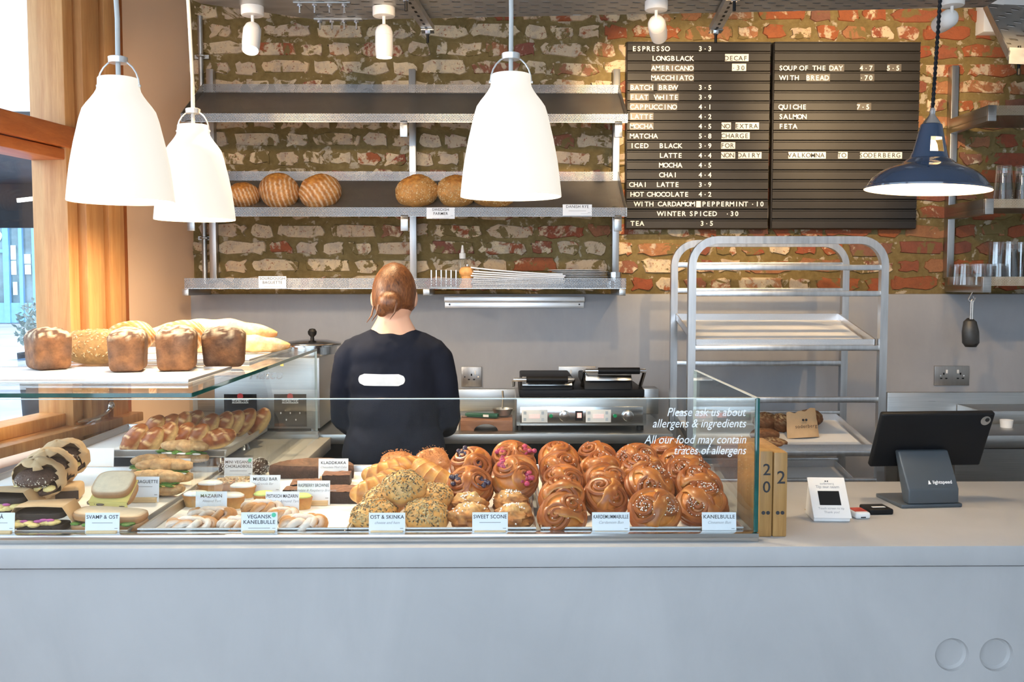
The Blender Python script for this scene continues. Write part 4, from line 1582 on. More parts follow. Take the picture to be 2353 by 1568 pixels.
ZF = TZ
price_card('OST & SKINKA', 847, 931, 1180, 1229, 'cheese and ham', label='white price card reading ost and skinka')
price_card('SWEET SCONE', 1085, 1167, 1179, 1229)
price_card('KARDEMUMMABULLE', 1361, 1447, 1179, 1230, 'Cardamom Bun')
price_card('KANELBULLE', 1614, 1692, 1179, 1230, 'Cinnamon Bun', label='white price card reading kanelbulle, cinnamon bun, at the right end')
price_card('BLÅBÄRSBULLE', 1035, 1110, 1110, 1162, 'Vanilla & Blueberry Bun')
price_card('HALLONBULLE', 1143, 1218, 1110, 1160, 'Vanilla & Raspberry Bun')
price_card('KOUIGN AMANN', 954, 1021, 1055, 1098)
price_card('CROISSANT', 948, 1013, 1091, 1135)
price_card('VEGANSK\nKANELBULLE', 553, 637, 1179, 1229, green=True, label='white price card reading vegansk kanelbulle with green mark')
price_card('MAZARIN', 448, 521, 1131, 1182, 'Almond Tart', label='white price card reading mazarin, almond tart')
price_card('PISTASCH MAZARIN', 609, 687, 1131, 1184, 'Pistachio Almond Tart')
price_card('MUESLI BAR', 573, 644, 1093, 1139, 'Granola Bar')
price_card('RASPBERRY BROWNIE', 682, 758, 1106, 1161, 'Chocolate & Raspberry Brownie')
price_card('KLADDKAKA', 731, 800, 1055, 1104, 'Chocolate Mud Cake')
price_card('MINI VEGANSK\nCHOKLADBOLL', 514, 580, 1053, 1104, green=True, label='white price card reading mini vegansk chokladboll with green mark')
price_card('MINI BAGUETTE', 287, 365, 1097, 1154)
price_card('', 369, 437, 1055, 1104, label='blank white price card leaning among the mini baguettes')
price_card('', 190, 261, 1031, 1082, label='blank white price card behind the wrapped rolls')
price_card('SVAMP & OST', 194, 274, 1180, 1229, label='white price card reading svamp and ost')
price_card('FRUKOSTSMÖRGÅS', -22, 70, 1117, 1160, Y=2.36, label='white price card reading frukostsmorgas at the far left')
price_card('ALLÅ', -50, 33, 1180, 1229, label='white price card ending in alla at the left edge')
# cards clipped on the bread shelf lips
for (txt, a, b, c_, d) in (('SWEDISH\nFARMER', 980, 1045, 477, 503), ('DANISH RYE', 1293, 1360, 470, 496), ('SOURDOUGH\nBAGUETTE', 594, 658, 635, 663)):
    c = price_card(txt, a, b, c_, d, holder=False, Y=FYS - .006, label='white shelf label reading %s on the bread shelf lip' % txt.replace('\n', ' ').lower(), grp='labels on the bread shelf', size=.0155)
    c.rotation_euler = (0, 0, 0)

# ---- things on the counter by the till
def num_block(label, px0, px1, ptop, glyphs, ym, dots, Y=2.075):
    a, b = at(px0, 1231, Y), at(px1, 1231, Y)
    zt_ = at(px1, ptop, Y).z
    t = thing('number_plank', label, 'wooden block', ((a.x + b.x) / 2, Y, ZC), group='wooden table-number planks')
    w = (b.x - a.x) / 2 - .0006
    h = zt_ - ZC
    MB().box(-w, w, 0, .20, 0, h).build('plank', M_block, t, bevel=.003)
    for ch, py, sz in glyphs:
        z = at(px0, py, Y).z - ZC
        me = text_mesh(ch, sz, bold=.0003, mat4=Matrix.Translation((.001, -.0006, z)) @ UPRIGHT)
        link('numeral', me, M_ink, t)
    m = MB()
    z = at(px0, ym, Y).z - ZC
    for q in (-.0052, .0052):
        m.lathe([(0, 0), (.0042, 0), (.0042, .0008), (0, .0008)], 14, (q, -.0001, z), axis=(0, -1, 0))
    m.build('branded_dots', M_ink, t)
num_block('wooden number plank with a 2, nearest the card reader', 1775, 1808, 1040, (('2', 1099, .040),), 1179, True)
num_block('wooden number plank reading 20 against the glass', 1743, 1774, 1037, (('2', 1081, .036), ('0', 1121, .036)), 1179, True)

def skewbox(pts, name, m_, par, bevel=.002):
    mb = MB()
    mb.hexa([Vector(p) for p in pts])
    return mb.build(name, m_, par, bevel=bevel)
# tip / contactless stand
c = atz(1912, 1200, ZC)
ts = thing('tip_terminal', 'white wedge tipping terminal with a small black screen', 'card terminal', (c.x, c.y, ZC), (0, 0, R(-3)))
w, d, h0, h1 = .043, .085, .013, .088
front = [(-w, 0), (w, 0)]
skewbox([(-w, 0, 0), (w, 0, 0), (-w * .96, d, 0), (w * .96, d, 0), (-w, 0, h0), (w, 0, h0), (-w * .96, d * .72, h1), (w * .96, d * .72, h1)], 'wedge', M_white, ts, .004)
sl = math.atan2(h1 - h0, d * .72)
FM = Matrix.Translation((0, 0, h0)) @ Matrix.Rotation(sl, 4, 'X')
L_ = math.hypot(h1 - h0, d * .72)
m = MB()
m.T = FM
m.box(-w - .001, w + .001, -.006, L_ + .004, .001, .004)
m.build('faceplate', M_white, ts, bevel=.003)
m = MB()
m.T = FM
m.box(-w * .58, w * .58, L_ * .28, L_ * .66, .004, .0046)
m.build('screen', M_blackgloss, ts)
for txt, v, sz in (('soderberg', .86, .008), ('Tip our team', .775, .0105), ('Touch screen to tip', .19, .0075), ('Thank you!', .09, .008)):
    me = text_mesh(txt, sz, mat4=FM @ Matrix.Translation((0, L_ * v, .0046)))
    link('lettering', me, M_inkgrey, ts)
m = MB()
m.T = FM
for q in (-.0025, .0025):
    m.lathe([(0, 0), (.0016, 0), (.0016, .0006), (0, .0006)], 10, (q, L_ * .93, .0041))
m.build('logo_dots', M_ink, ts)
c = atz(1984, 1194, ZC)
cr = thing('card_reader', 'small white card reader with a red face beside the tip terminal', 'card reader', (c.x, c.y, ZC), (0, 0, R(4)))
MB().box(-.019, .019, 0, .058, .0, .016).build('body', M_white, cr, bevel=.006, seg=3)
MB().box(-.015, .015, .012, .050, .0155, .0168).build('face', mat('reader_red', (.55, .06, .04), .4), cr, bevel=.0005)
MB().box(-.006, .006, -.0004, .001, .003, .006).build('slot', M_ink, cr)
c = atz(2030, 1184, ZC)
dk = thing('reader_dock', 'flat black card reader dock in front of the tablet stand', 'dock', (c.x - .004, c.y, ZC), (0, 0, R(4)))
MB().box(-.030, .030, 0, .06, 0, .014).build('body', M_black, dk, bevel=.004, seg=3)
MB().box(-.014, .018, .018, .028, .0138, .0146).build('label_strip', M_white, dk)
tag(MB().lathe([(0, 0), (.006, 0), (.006, .0015), (0, .0015)], 16).build('coin', mat('brass', (.5, .32, .1), .3, 1.0), loc=tuple(atz(1855, 1172, ZC))), 'small brass coin lying behind the tip terminal', 'coin')

# tablet on its stand
c = atz(2140, 1168, ZC)
M_slate = mat('slate_metal', (.085, .10, .115), .42, .35, var=.05)
tb = thing('tablet_stand', 'dark grey till stand with a bent metal leg on the counter', 'stand', (c.x, c.y, ZC), (0, 0, R(5)))
MB().box(-.078, .082, .0, .135, 0, .010).build('base', M_slate, tb, bevel=.003)
prof = [(0.0, .0105), (.0, .047), (.055, .135), (.075, .135), (.075, .13), (.028, .0105)]
m = MB()
m.prism(prof, -.060, .072, 'YZ')
lg = m.build('leg', M_slate, tb, bevel=.006, seg=3)
ang = math.atan2(.135 - .047, .055)
LM = Matrix.Translation((.026, .0095, .062)) @ Matrix.Rotation(ang, 4, 'X')
me = text_mesh('lightspeed', .0125, bold=.0002, mat4=LM @ Matrix.Translation((.006, 0, .0012)))
link('lettering', me, M_vinyl, lg)
m = MB()
m.T = LM
m.tube([(-.028, -.005, .001), (-.028, .005, .001)], [.0035, .0008], 10)
m.build('flame_mark', M_vinyl, lg)
# tablet (screen faces the server)
tcn = at(2139, 1009, c.y + .068)
tab = thing('tablet', 'large black-cased till tablet seen from behind', 'tablet', tcn)
fw, fh, th = .148, .080, .016
ax = R(24)
tab.rotation_euler = (Matrix.Rotation(R(4), 3, 'Z') @ Matrix.Rotation(ax, 3, 'X') @ Matrix.Rotation(R(0), 3, 'Y')).to_euler()
MB().box(-fw, fw, -.008, .010, -fh, fh).build('case', M_black, tab, bevel=.012 * .5, seg=4)
MB().box(-fw + .012, fw - .012, .0102, .0108, -fh + .012, fh - .012).build('screen', M_blackgloss, tab)
m = MB()
m.lathe([(0, 0), (.013, 0), (.013, .0015), (0, .0015)], 20, (fw - .022, -.0072, fh - .022), axis=(0, -1, 0))
m.build('camera_opening', M_galv, tab)
m = MB()
m.lathe([(0, 0), (.0055, 0), (.0055, .0015), (0, .0015)], 16, (fw - .019, -.0085, fh - .019), axis=(0, -1, 0))
m.build('camera_lens', M_blackgloss, tab)
# ------------------------------------------------------------------ bread and pastry
M_bun = crust('glazed_bun_crust', rough=.40, coat=.2, var=.22, scale=70, bump=.15)
M_bread = crust('bread_crust', rough=.65, var=.28, scale=70, bump=.5, bscale=150)
M_rye = crust('rye_crust', rough=.8, var=.35, scale=45, bump=.8, bscale=120)
M_puff = crust('puff_crust', rough=.45, coat=.15, var=.18, scale=60, bump=.2)
M_sugarb = crust('sugar_dusted_bun', rough=.75, var=.10, scale=90, bump=.35)
M_choc = crust('chocolate_crumb', rough=.6, var=.4, scale=120, bump=.8, bscale=200)
M_soft = crust('soft_crumb', rough=.8, var=.08, scale=60, bump=.2)
M_sugar = mat('pearl_sugar', (.88, .86, .82), .5, var=.03)
M_seed = crust('seed_mix', rough=.5, var=.2, scale=200, bump=0)
M_icing = mat('white_icing', (.90, .90, .89), .35, var=.02)
M_pist = mat('pistachio_icing', (.55, .66, .22), .5, var=.2, scale=60)
M_berryb = mat('blueberry_filling', (.035, .022, .055), .25, var=.6, scale=60, coat=.4)
M_berryr = mat('raspberry_filling', (.40, .03, .09), .3, var=.5, scale=90, coat=.4, bump=.6, bscale=200)
M_cheese = mat('cheese_slice', (.80, .66, .22), .45, var=.05)
M_leaf = mat('salad_leaf', (.10, .22, .04), .5, var=.5, scale=50)
M_egg = mat('egg_filling', (.80, .62, .26), .6, var=.25, scale=60)
M_onion = mat('pickled_onion', (.45, .10, .28), .4, var=.2)
M_coco = crust('coconut_chocolate', rough=.9, var=.1, scale=60, bump=.3)

DARKB, GOLD, PALE = (.25, .062, .012), (.52, .175, .028), (.74, .42, .13)

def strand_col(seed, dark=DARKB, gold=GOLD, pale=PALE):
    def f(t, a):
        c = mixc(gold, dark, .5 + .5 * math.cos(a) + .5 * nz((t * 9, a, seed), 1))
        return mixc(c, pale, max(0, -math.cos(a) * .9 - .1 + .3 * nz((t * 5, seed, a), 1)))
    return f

def knot_bun(name, seed, sugar=0, berry=None, mb_only=False):
    rs = random.Random(seed)
    t = thing(name, '', 'bun')
    m = MB()
    m.ell((0, 0, -.002), (.044, .042, .028), 18, 10, col=GOLD)
    for k, (z, rr) in enumerate(((-.019, .038), (-.008, .0425), (.004, .041))):
        ph = rs.uniform(0, 6)
        tl = rs.uniform(-.12, .12)
        pts = []
        for i in range(30):
            a = 2 * PI * i / 30
            r_ = rr * (1 + .05 * math.sin(2 * a + ph))
            pts.append((r_ * math.cos(a), r_ * math.sin(a), z + tl * r_ * math.cos(a + ph)))
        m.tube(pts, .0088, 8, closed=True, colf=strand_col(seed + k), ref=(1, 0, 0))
    rot0 = rs.uniform(-.5, .5)
    for s in (-1, 1):
        cx, cy = s * .0205, -s * .006
        dirn = rs.choice((-1, 1))
        pts, rad = [], []
        for i in range(48):
            u = i / 47
            a = rot0 + s + dirn * 2 * PI * 2.3 * u
            q = .0025 + .0250 * u
            x, y = cx + q * math.cos(a), cy + q * math.sin(a)
            k_ = min(1.0, .043 / max(1e-6, math.hypot(x, y)))
            x, y = x * k_, y * k_
            zz = .0300 - 10.5 * (x * x + y * y) + .0035 * (1 - u)
            pts.append((x, y, max(zz, -.004)))
            rad.append(.0044 + .0018 * u)
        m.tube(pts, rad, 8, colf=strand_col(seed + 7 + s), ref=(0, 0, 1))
    ba = rs.uniform(-.7, .7)
    n = 1
    for i in range(n):
        off = (i - (n - 1) / 2) * .017 + rs.uniform(-.005, .005)
        wd = rs.uniform(.0120, .0150)
        pts, rad = [], []
        for k in range(19):
            a = R(-88 + 176 * k / 18)
            y, z = .0415 * math.sin(a), .0330 * math.cos(a)
            x = off * (1 + .2 * math.cos(a)) + .006 * math.sin(a * 1.3 + seed + i)
            pts.append((x * math.cos(ba) - y * math.sin(ba), x * math.sin(ba) + y * math.cos(ba), z - .001))
            rad.append(wd * (.85 + .2 * math.sin(k * .9 + seed)) * min(1, .35 + .22 * min(k, 18 - k)))
        def bandcol(tt, a, i=i):
            st_ = .5 + .5 * math.sin(a * 5 + 1.5 * nz((tt * 6, seed, i), 1))
            c = mixc((.28, .072, .013), (.58, .215, .040), .25 + .45 * st_ * abs(math.sin(a)) + .6 * nz((tt * 8, a, seed + i), 1))
            return mixc(c, PALE, max(0, abs(math.sin(a)) - .86) * 5)
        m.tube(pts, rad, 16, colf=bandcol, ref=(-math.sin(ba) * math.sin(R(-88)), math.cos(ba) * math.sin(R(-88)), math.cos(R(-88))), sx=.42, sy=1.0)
    m.build('dough', M_bun, t)
    if sugar:
        g = MB()
        for i in range(sugar):
            s = rs.choice((-1, 1))
            x, y = s * .020 + rs.gauss(0, .011), -s * .010 + rs.gauss(0, .012)
            if x * x + y * y > .0019:
                continue
            z = .0345 - 9 * (x * x + y * y) + rs.uniform(0, .002)
            g.seed((x, y, z), (rs.uniform(-1, 1), rs.uniform(-1, 1), .3), (rs.uniform(-.3, .3), .2, 1), .0017, .0014, .0014)
        o = g.build('pearl_sugar', M_sugar, t, smooth=False)
        o['kind'] = 'stuff'
    if berry:
        for (x, y, r_) in ((-.020, .010, .015), (.022, -.012, .014)):
            b = MB()
            for i in range(15):
                b.ell((x + rs.gauss(0, r_ * .45), y + rs.gauss(0, r_ * .45), .0265 - 6 * (x * x + y * y) + rs.uniform(0, .0025)), (.0062, .0062, .0052), 8, 6)
            b.build('berry_filling', berry, t)
    return t

def tiltrot(tilt, spin, lean=0.0):
    return (Matrix.Rotation(R(lean), 3, 'Y') @ Matrix.Rotation(R(tilt), 3, 'X') @ Matrix.Rotation(R(spin), 3, 'Z')).to_euler()

random.seed(21)
card = [Proto(knot_bun('cardamom_bun', 31 + i, sugar=16)) for i in range(4)]
kan = [Proto(knot_bun('cinnamon_bun', 61 + i, sugar=95)) for i in range(4)]
for p_ in card:
    p_.root['group'] = 'cardamom knot buns'
for p_ in kan:
    p_.root['group'] = 'cinnamon knot buns'
COLS = [
    ('cardamom', 'leftmost', [(1293, 1189, 2.115), (1292, 1143, 2.22), (1294, 1110, 2.33), (1287, 1082, 2.44), (1284, 1057, 2.55)]),
    ('cardamom', 'second', [(1392, 1143, 2.24), (1392, 1112, 2.35), (1381, 1082, 2.46), (1371, 1053, 2.57)]),
    ('cinnamon', 'third', [(1503, 1176, 2.12), (1496, 1117, 2.28), (1478, 1086, 2.41), (1462, 1062, 2.54)]),
    ('cinnamon', 'rightmost', [(1612, 1160, 2.17), (1606, 1120, 2.28), (1583, 1092, 2.38), (1567, 1070, 2.48), (1536, 1048, 2.60)])]
kk = 0
for kind, cname, lst in COLS:
    for i, (px, py, Y) in enumerate(lst):
        pr = (card if kind == 'cardamom' else kan)[kk % 4]
        kk += 1
        where = 'frontmost' if i == 0 else ('rearmost' if i == len(lst) - 1 else ORD[i] + ' from the front')
        p = at(px, py, Y)
        p.z = max(p.z, TZ + .034)
        sc0 = (1.10 if kind == 'cardamom' else 1.18) * (1 + .03 * ((kk * 7) % 3 - 1))
        pr.put(p, tiltrot(44 + 6 * math.sin(kk * 2.1), 57 * kk, 8 * math.sin(kk * 1.3)), '%s knot bun, %s in the %s column of buns' % (kind, where, cname), sc0)

bb = [Proto(knot_bun('blueberry_bun', 81 + i, berry=M_berryb)) for i in range(2)]
rb = [Proto(knot_bun('raspberry_bun', 91 + i, berry=M_berryr)) for i in range(2)]
bb[0].put(at(1080, 1118, 2.30), tiltrot(48, 20), 'blueberry knot bun behind the blueberry price card, front one', 1.12)
bb[1].put(at(1083, 1072, 2.44), tiltrot(42, -20), 'blueberry knot bun with dark berries, rear one', 1.12)
rb[0].put(at(1183, 1097, 2.32), tiltrot(46, -10), 'raspberry knot bun behind the raspberry price card, front one', 1.20)
rb[1].put(at(1179, 1057, 2.46), tiltrot(36, 30), 'raspberry knot bun with pink filling, rear one', 1.15)

# sweet scones
def scone(seed):
    t = thing('scone', '', 'scone', group='sweet scones')
    rs = random.Random(seed)
    def disp(d):
        return .24 * nz(d, 2.4, seed) + .13 * nz(d, 6.5, seed) + .06 * nz(d, 14, seed) + .14 * max(0, math.sin(3 * math.atan2(d.y, d.x) + seed)) * max(0, d.z)
    def col(d):
        c = mixc((.22, .075, .022), (.52, .21, .05), .45 + 1.0 * nz(d, 4.5, seed))
        return mixc(c, (.72, .50, .22), max(0, d.z - .45) * 1.2 + .5 * nz(d, 5, seed + 3) if d.z > .3 else 0)
    MB().ell((0, 0, .026), (.047, .042, .031), 30, 20, disp=disp, col=col).build('crust', M_bread, t)
    g = MB()
    for i in range(60):
        x, y = rs.gauss(0, .015), rs.gauss(0, .013)
        g.seed((x, y, .057 - 10 * (x * x + y * y) + rs.uniform(-.001, .003)), (rs.uniform(-1, 1), rs.uniform(-1, 1), .2), (0, .2, 1), .0035, .003, .0025)
    o = g.build('crumble', M_sugar, t, smooth=False)
    o['kind'] = 'stuff'
    return t
for i, (px, py, w) in enumerate(((1078, 1226, 'front left scone, left of the sweet scone card'), (1182, 1227, 'front right scone, right of the sweet scone card'), (1075, 1198, 'rear left scone below the blueberry card'), (1175, 1190, 'rear right scone below the raspberry card'))):
    t = scone(300 + i)
    b = atz(px, py, TZ)
    t.location = (b.x, b.y + .042, TZ - .002)
    t.rotation_euler = (0, 0, i * 1.7)
    t['label'] = 'craggy crumble-topped ' + w

# seeded ham-and-cheese puffs
def seeds_on(m, rs, n, surf, cols, a=.0042, b=.0019, h=.0014):
    for i in range(n):
        p, nr = surf(rs)
        t = nr.orthogonal()
        t.rotate(Matrix.Rotation(rs.uniform(0, 6.28), 3, nr))
        m.seed(p + nr * h * .5, t, nr, a * rs.uniform(.7, 1.1), b, h, rs.choice(cols))
SEEDC = [(.52, .36, .16), (.60, .46, .24), (.32, .20, .08), (.10, .065, .035), (.46, .36, .18), (.20, .13, .06)]
def seeded_puff(seed):
    t = thing('seeded_puff', '', 'pastry', group='seeded ham and cheese pastries')
    rs = random.Random(seed)
    def disp(d):
        return .10 * nz(d, 2.0, seed) - .10 * abs(math.sin(2 * math.atan2(d.y, d.x) + .6)) * (1 - abs(d.z))
    def shape(d):
        k = 1 + disp(d)
        return Vector((d.x * .056 * k, d.y * .046 * k, d.z * .036 * k))
    def col(d):
        return mixc(mixc((.60, .27, .06), (.68, .42, .15), .5 + .8 * nz(d, 3, seed)), (.42, .15, .03), max(0, -d.z * .8 + .5 * nz(d, 5, seed)))
    MB().ell((0, 0, 0), (.056, .046, .036), 28, 18, disp=disp, col=col).build('pastry', M_puff, t)
    m = MB()
    def surf(r_):
        while True:
            d = Vector((r_.gauss(0, .7), r_.gauss(0, .7), abs(r_.gauss(0, .8)) + .25)).normalized()
            if d.z > .28:
                return shape(d), d
    seeds_on(m, rs, 330, surf, SEEDC)
    o = m.build('seeds', M_seed, t, smooth=False)
    o['kind'] = 'stuff'
    return t
for i, (px, py, Y, tl, sp, w) in enumerate(((858, 1190, 2.135, 30, 25, 'front left, behind its price card'), (980, 1190, 2.135, 35, -20, 'front right, beside its price card'), (994, 1150, 2.24, 25, 40, 'rear right, tucked under the croissant card'), (885, 1152, 2.26, 25, 10, 'rear left, against the croissant'), (928, 1122, 2.19, 38, 5, 'on top of the pile'))):
    t = seeded_puff(400 + i)
    p = at(px, py, Y)
    p.z = max(p.z, TZ + .028)
    t.location = p
    t.rotation_euler = tiltrot(tl, sp)
    t['label'] = 'seed-covered cheese and ham pastry ' + w

# croissants
def croissant(seed):
    t = thing('croissant', '', 'croissant', group='croissants')
    m = MB()
    n = 46
    pts, rad = [], []
    for i in range(n):
        u = i / (n - 1)
        a = R(-75 + 150 * u)
        pts.append((.062 * math.sin(a), .040 * (1 - math.cos(a)) - .0, .0))
        env = math.sin(PI * min(1, max(0, u))) ** .62
        seg = (u * 7) % 1
        rad.append((.006 + .027 * env) * (1 + .13 * (1 - seg) - .05))
    def colf(tt, a):
        seg = (tt * 7) % 1
        c = mixc((.36, .12, .022), (.66, .36, .10), seg + .5 * nz((tt * 20, a * 2, seed), 1))
        return c
    m.tube(pts, rad, 16, colf=colf, ref=(0, 0, 1), sx=1.0)
    m.build('pastry', M_puff, t)
    return t
for i, (px, py, Y, tl, sp, w) in enumerate(((905, 1090, 2.44, 35, 20, 'rear left in front of the kouign amann'), (880, 1122, 2.34, 35, 35, 'left edge of the tray, behind the seeded pastries'), (998, 1106, 2.38, 40, -35, 'right, behind the croissant card'))):
    t = croissant(500 + i)
    p = at(px, py, Y)
    p.z = max(p.z, TZ + .03)
    t.location = p
    t.rotation_euler = tiltrot(tl, sp)
    t.scale = (1.15,) * 3
    t['label'] = 'golden croissant ' + w

# kouign amann
def kouign(seed):
    t = thing('kouign_amann', '', 'pastry', group='kouign amann')
    rs = random.Random(seed)
    m = MB()
    def disp(d):
        return .06 * nz(d, 3, seed)
    def col(d):
        return mixc((.30, .10, .03), (.50, .20, .055), .5 + .9 * nz(d, 6, seed))
    m.ell((0, 0, 0), (.046, .046, .022), 28, 14, disp=disp, col=col, power=.75)
    m.build('pastry', M_puff, t)
    g = MB()
    for i in range(220):
        a, q = rs.uniform(0, 6.28), .044 * math.sqrt(rs.random())
        g.seed((q * math.cos(a), q * math.sin(a), .0215), (rs.uniform(-1, 1), rs.uniform(-1, 1), 0), (0, 0, 1), .0016, .0014, .0012, (.46, .20, .07))
    o = g.build('sugar_crust', M_seed, t, smooth=False)
    o['kind'] = 'stuff'
    return t
for i, (px, py, Y, tl, w) in enumerate(((912, 1063, 2.60, 14, 'left, at the back of the croissant tray'), (994, 1064, 2.56, 40, 'right, behind its price card'))):
    t = kouign(520 + i)
    p = at(px, py, Y)
    p.z = max(p.z, TZ + .03)
    t.location = p
    t.rotation_euler = tiltrot(tl, 20 * i)
    t['label'] = 'sugar-crusted kouign amann ' + w

# ---- second tray: tarts, brownies, balls, dusted twists
def mazarin(name, top, label, px, py, rx=.032, ry=.022, rot=0.0, grp='iced mazarin tarts', h=.026):
    b = atz(px, py, TZ)
    t = thing(name, label, 'tart', (b.x, b.y, TZ - .001), (0, 0, rot), grp)
    def ring(k, z):
        return [(rx * k * math.cos(a), ry * k * math.sin(a), z) for a in [2 * PI * i / 32 for i in range(32)]]
    m = MB()
    vs = ring(.80, 0) + ring(1.0, h) + ring(1.04, h + .002) + ring(.97, h + .003) + ring(.90, h - .002)
    fs = [tuple(range(31, -1, -1))]
    for k in range(4):
        fs += [(k * 32 + i, k * 32 + (i + 1) % 32, (k + 1) * 32 + (i + 1) % 32, (k + 1) * 32 + i) for i in range(32)]
    fs.append(tuple(4 * 32 + i for i in range(32)))
    m.add(vs, fs, lambda p: mixc((.62, .36, .13), (.40, .17, .05), (p.z / h) * .8 + .3 * nz(p, 90)))
    m.build('pastry_case', M_puff, t)
    g = MB()
    g.add(ring(.93, h - .001) + ring(.93, h + .0058) + ring(.72, h + .0100) + [(0, 0, h + .0108)], [(k * 32 + i, k * 32 + (i + 1) % 32, (k + 1) * 32 + (i + 1) % 32, (k + 1) * 32 + i) for k in range(2) for i in range(32)] + [(64 + i, 64 + (i + 1) % 32, 96) for i in range(32)])
    g.build('icing', top, t)
    return t
for i, (px, py, w) in enumerate(((484, 1136, 'rear left'), (558, 1142, 'rear right, below the muesli bar card'), (452, 1162, 'front left, half behind the mazarin card'), (532, 1166, 'front right, beside the mazarin card'))):
    mazarin('mazarin_tart', M_icing, 'white-iced oval almond tart, ' + w, px, py, .034, .025)
mazarin('pistachio_tart', M_pist, 'green pistachio almond tart left of its price card', 608, 1162, .028, .022, grp='pistachio mazarin tarts')
mazarin('pistachio_tart', M_pist, 'green pistachio almond tart right of its price card', 692, 1168, .028, .022, grp='pistachio mazarin tarts')
def oatbar(px, py, label):
    b = atz(px, py, TZ)
    t = thing('muesli_bar', label, 'bar', (b.x, b.y, TZ), (0, 0, R(8)), 'muesli bars')
    MB().box(-.024, .024, 0, .07, 0, .022, col=(.45, .22, .08)).build('base', M_soft, t, bevel=.004)
    m = MB()
    rs = random.Random(px)
    for i in range(130):
        m.seed((rs.uniform(-.022, .022), rs.uniform(.002, .068), .0225 + rs.uniform(-.001, .002)), (rs.uniform(-1, 1), rs.uniform(-1, 1), .2), (.1, .2, 1), .0042, .003, .0018, rs.choice(SEEDC[:3] + [(.60, .32, .12)]))
    o = m.build('oats', M_seed, t, smooth=False)
    o['kind'] = 'stuff'
oatbar(512, 1130, 'oaty muesli bar left of the muesli bar card')
oatbar(560, 1130, 'oaty muesli bar half behind the muesli bar card')
def ball(px, py, label, r_=.026):
    b = atz(px, py, TZ)
    t = thing('chocolate_ball', label, 'chocolate ball', (b.x, b.y + r_, TZ + r_ * .93), group='coconut chocolate balls')
    rs = random.Random(int(px))
    MB().ell((0, 0, 0), (r_,) * 3, 20, 14, disp=lambda d: .05 * nz(d, 4, px), col=(.05, .028, .018)).build('ball', M_choc, t)
    m = MB()
    for i in range(240):
        d = Vector((rs.gauss(0, 1), rs.gauss(0, 1), rs.gauss(0, 1))).normalized()
        m.seed(d * r_ * 1.01, d.orthogonal() + Vector((rs.uniform(-1, 1), rs.uniform(-1, 1), rs.uniform(-1, 1))) * .6, d, .0032, .0011, .0010)
    o = m.build('coconut', M_sugar, t, smooth=False)
    o['kind'] = 'stuff'
ball(593, 1096, 'coconut-rolled chocolate ball right of its price card')
ball(517, 1098, 'coconut-rolled chocolate ball left behind its price card', .024)
# mud cake: half round
b = atz(715, 1101, TZ)
t = thing('mud_cake', 'half round chocolate mud cake behind its price card', 'cake', (b.x, b.y, TZ))
poly = [(.118 * math.cos(a), .005 + .115 * math.sin(a)) for a in [PI * k / 22 for k in range(23)]]
m = MB()
n = len(poly)
for k, (s_, z) in enumerate(((1.0, 0), (1.02, .020), (1.0, .036), (.90, .041), (.5, .036), (.02, .034))):
    pass
rings_ = [(1.0, 0.0), (1.02, .020), (1.0, .036), (.92, .040), (.60, .036), (.25, .035)]
vs, cs = [], []
for (s_, z) in rings_:
    for (x, y) in poly:
        vs.append((x * s_, .005 + (y - .005) * s_, z + .002 * nz((x, y, z), 60)))
        cs.append(mixc((.055, .026, .016), (.20, .10, .062), (z - .028) / .012 + .5 * nz((x, y, z), 45)))
fs = []
for k in range(len(rings_) - 1):
    fs += [(k * n + i, k * n + i + 1, (k + 1) * n + i + 1, (k + 1) * n + i) for i in range(n - 1)]
fs.append(tuple((len(rings_) - 1) * n + i for i in range(n)))
cut = [k * n for k in range(len(rings_))] + [k * n + n - 1 for k in reversed(range(len(rings_)))]
fs.append(tuple(cut))
m.add(vs, fs, cs)
m.build('cake', M_choc, t)
def brownie(px, py, w, d, h, label, rot):
    b = atz(px, py, TZ)
    t = thing('brownie', label, 'brownie', (b.x, b.y, TZ), (0, 0, R(rot)), 'raspberry brownies')
    m = MB()
    nx, ny = 12, 10
    def top(i, j):
        x, y = (i / nx - .5) * w, j / ny * d
        return (x, y, h + .0022 * nz((x, y, px), 110))
    vs = [top(i, j) for j in range(ny + 1) for i in range(nx + 1)]
    fs = [(j * (nx + 1) + i, j * (nx + 1) + i + 1, (j + 1) * (nx + 1) + i + 1, (j + 1) * (nx + 1) + i) for j in range(ny) for i in range(nx)]
    m.add(vs, fs, [mixc((.11, .045, .03), (.24, .11, .07), .5 + 1.0 * nz(v, 120)) for v in vs])
    m.box(-w / 2, w / 2, 0, d, 0, h - .001, col=(.04, .02, .014))
    m.build('cake', M_choc, t, bevel=0)
brownie(782, 1158, .085, .085, .030, 'chocolate raspberry brownie right of its price card', -2)
brownie(700, 1136, .075, .075, .026, 'chocolate raspberry brownie behind its price card', 6)
brownie(672, 1148, .05, .05, .024, 'small chocolate raspberry brownie left of its price card', 0)
brownie(772, 1118, .075, .06, .030, 'chocolate raspberry brownie at the rear below the mud cake card', 4)
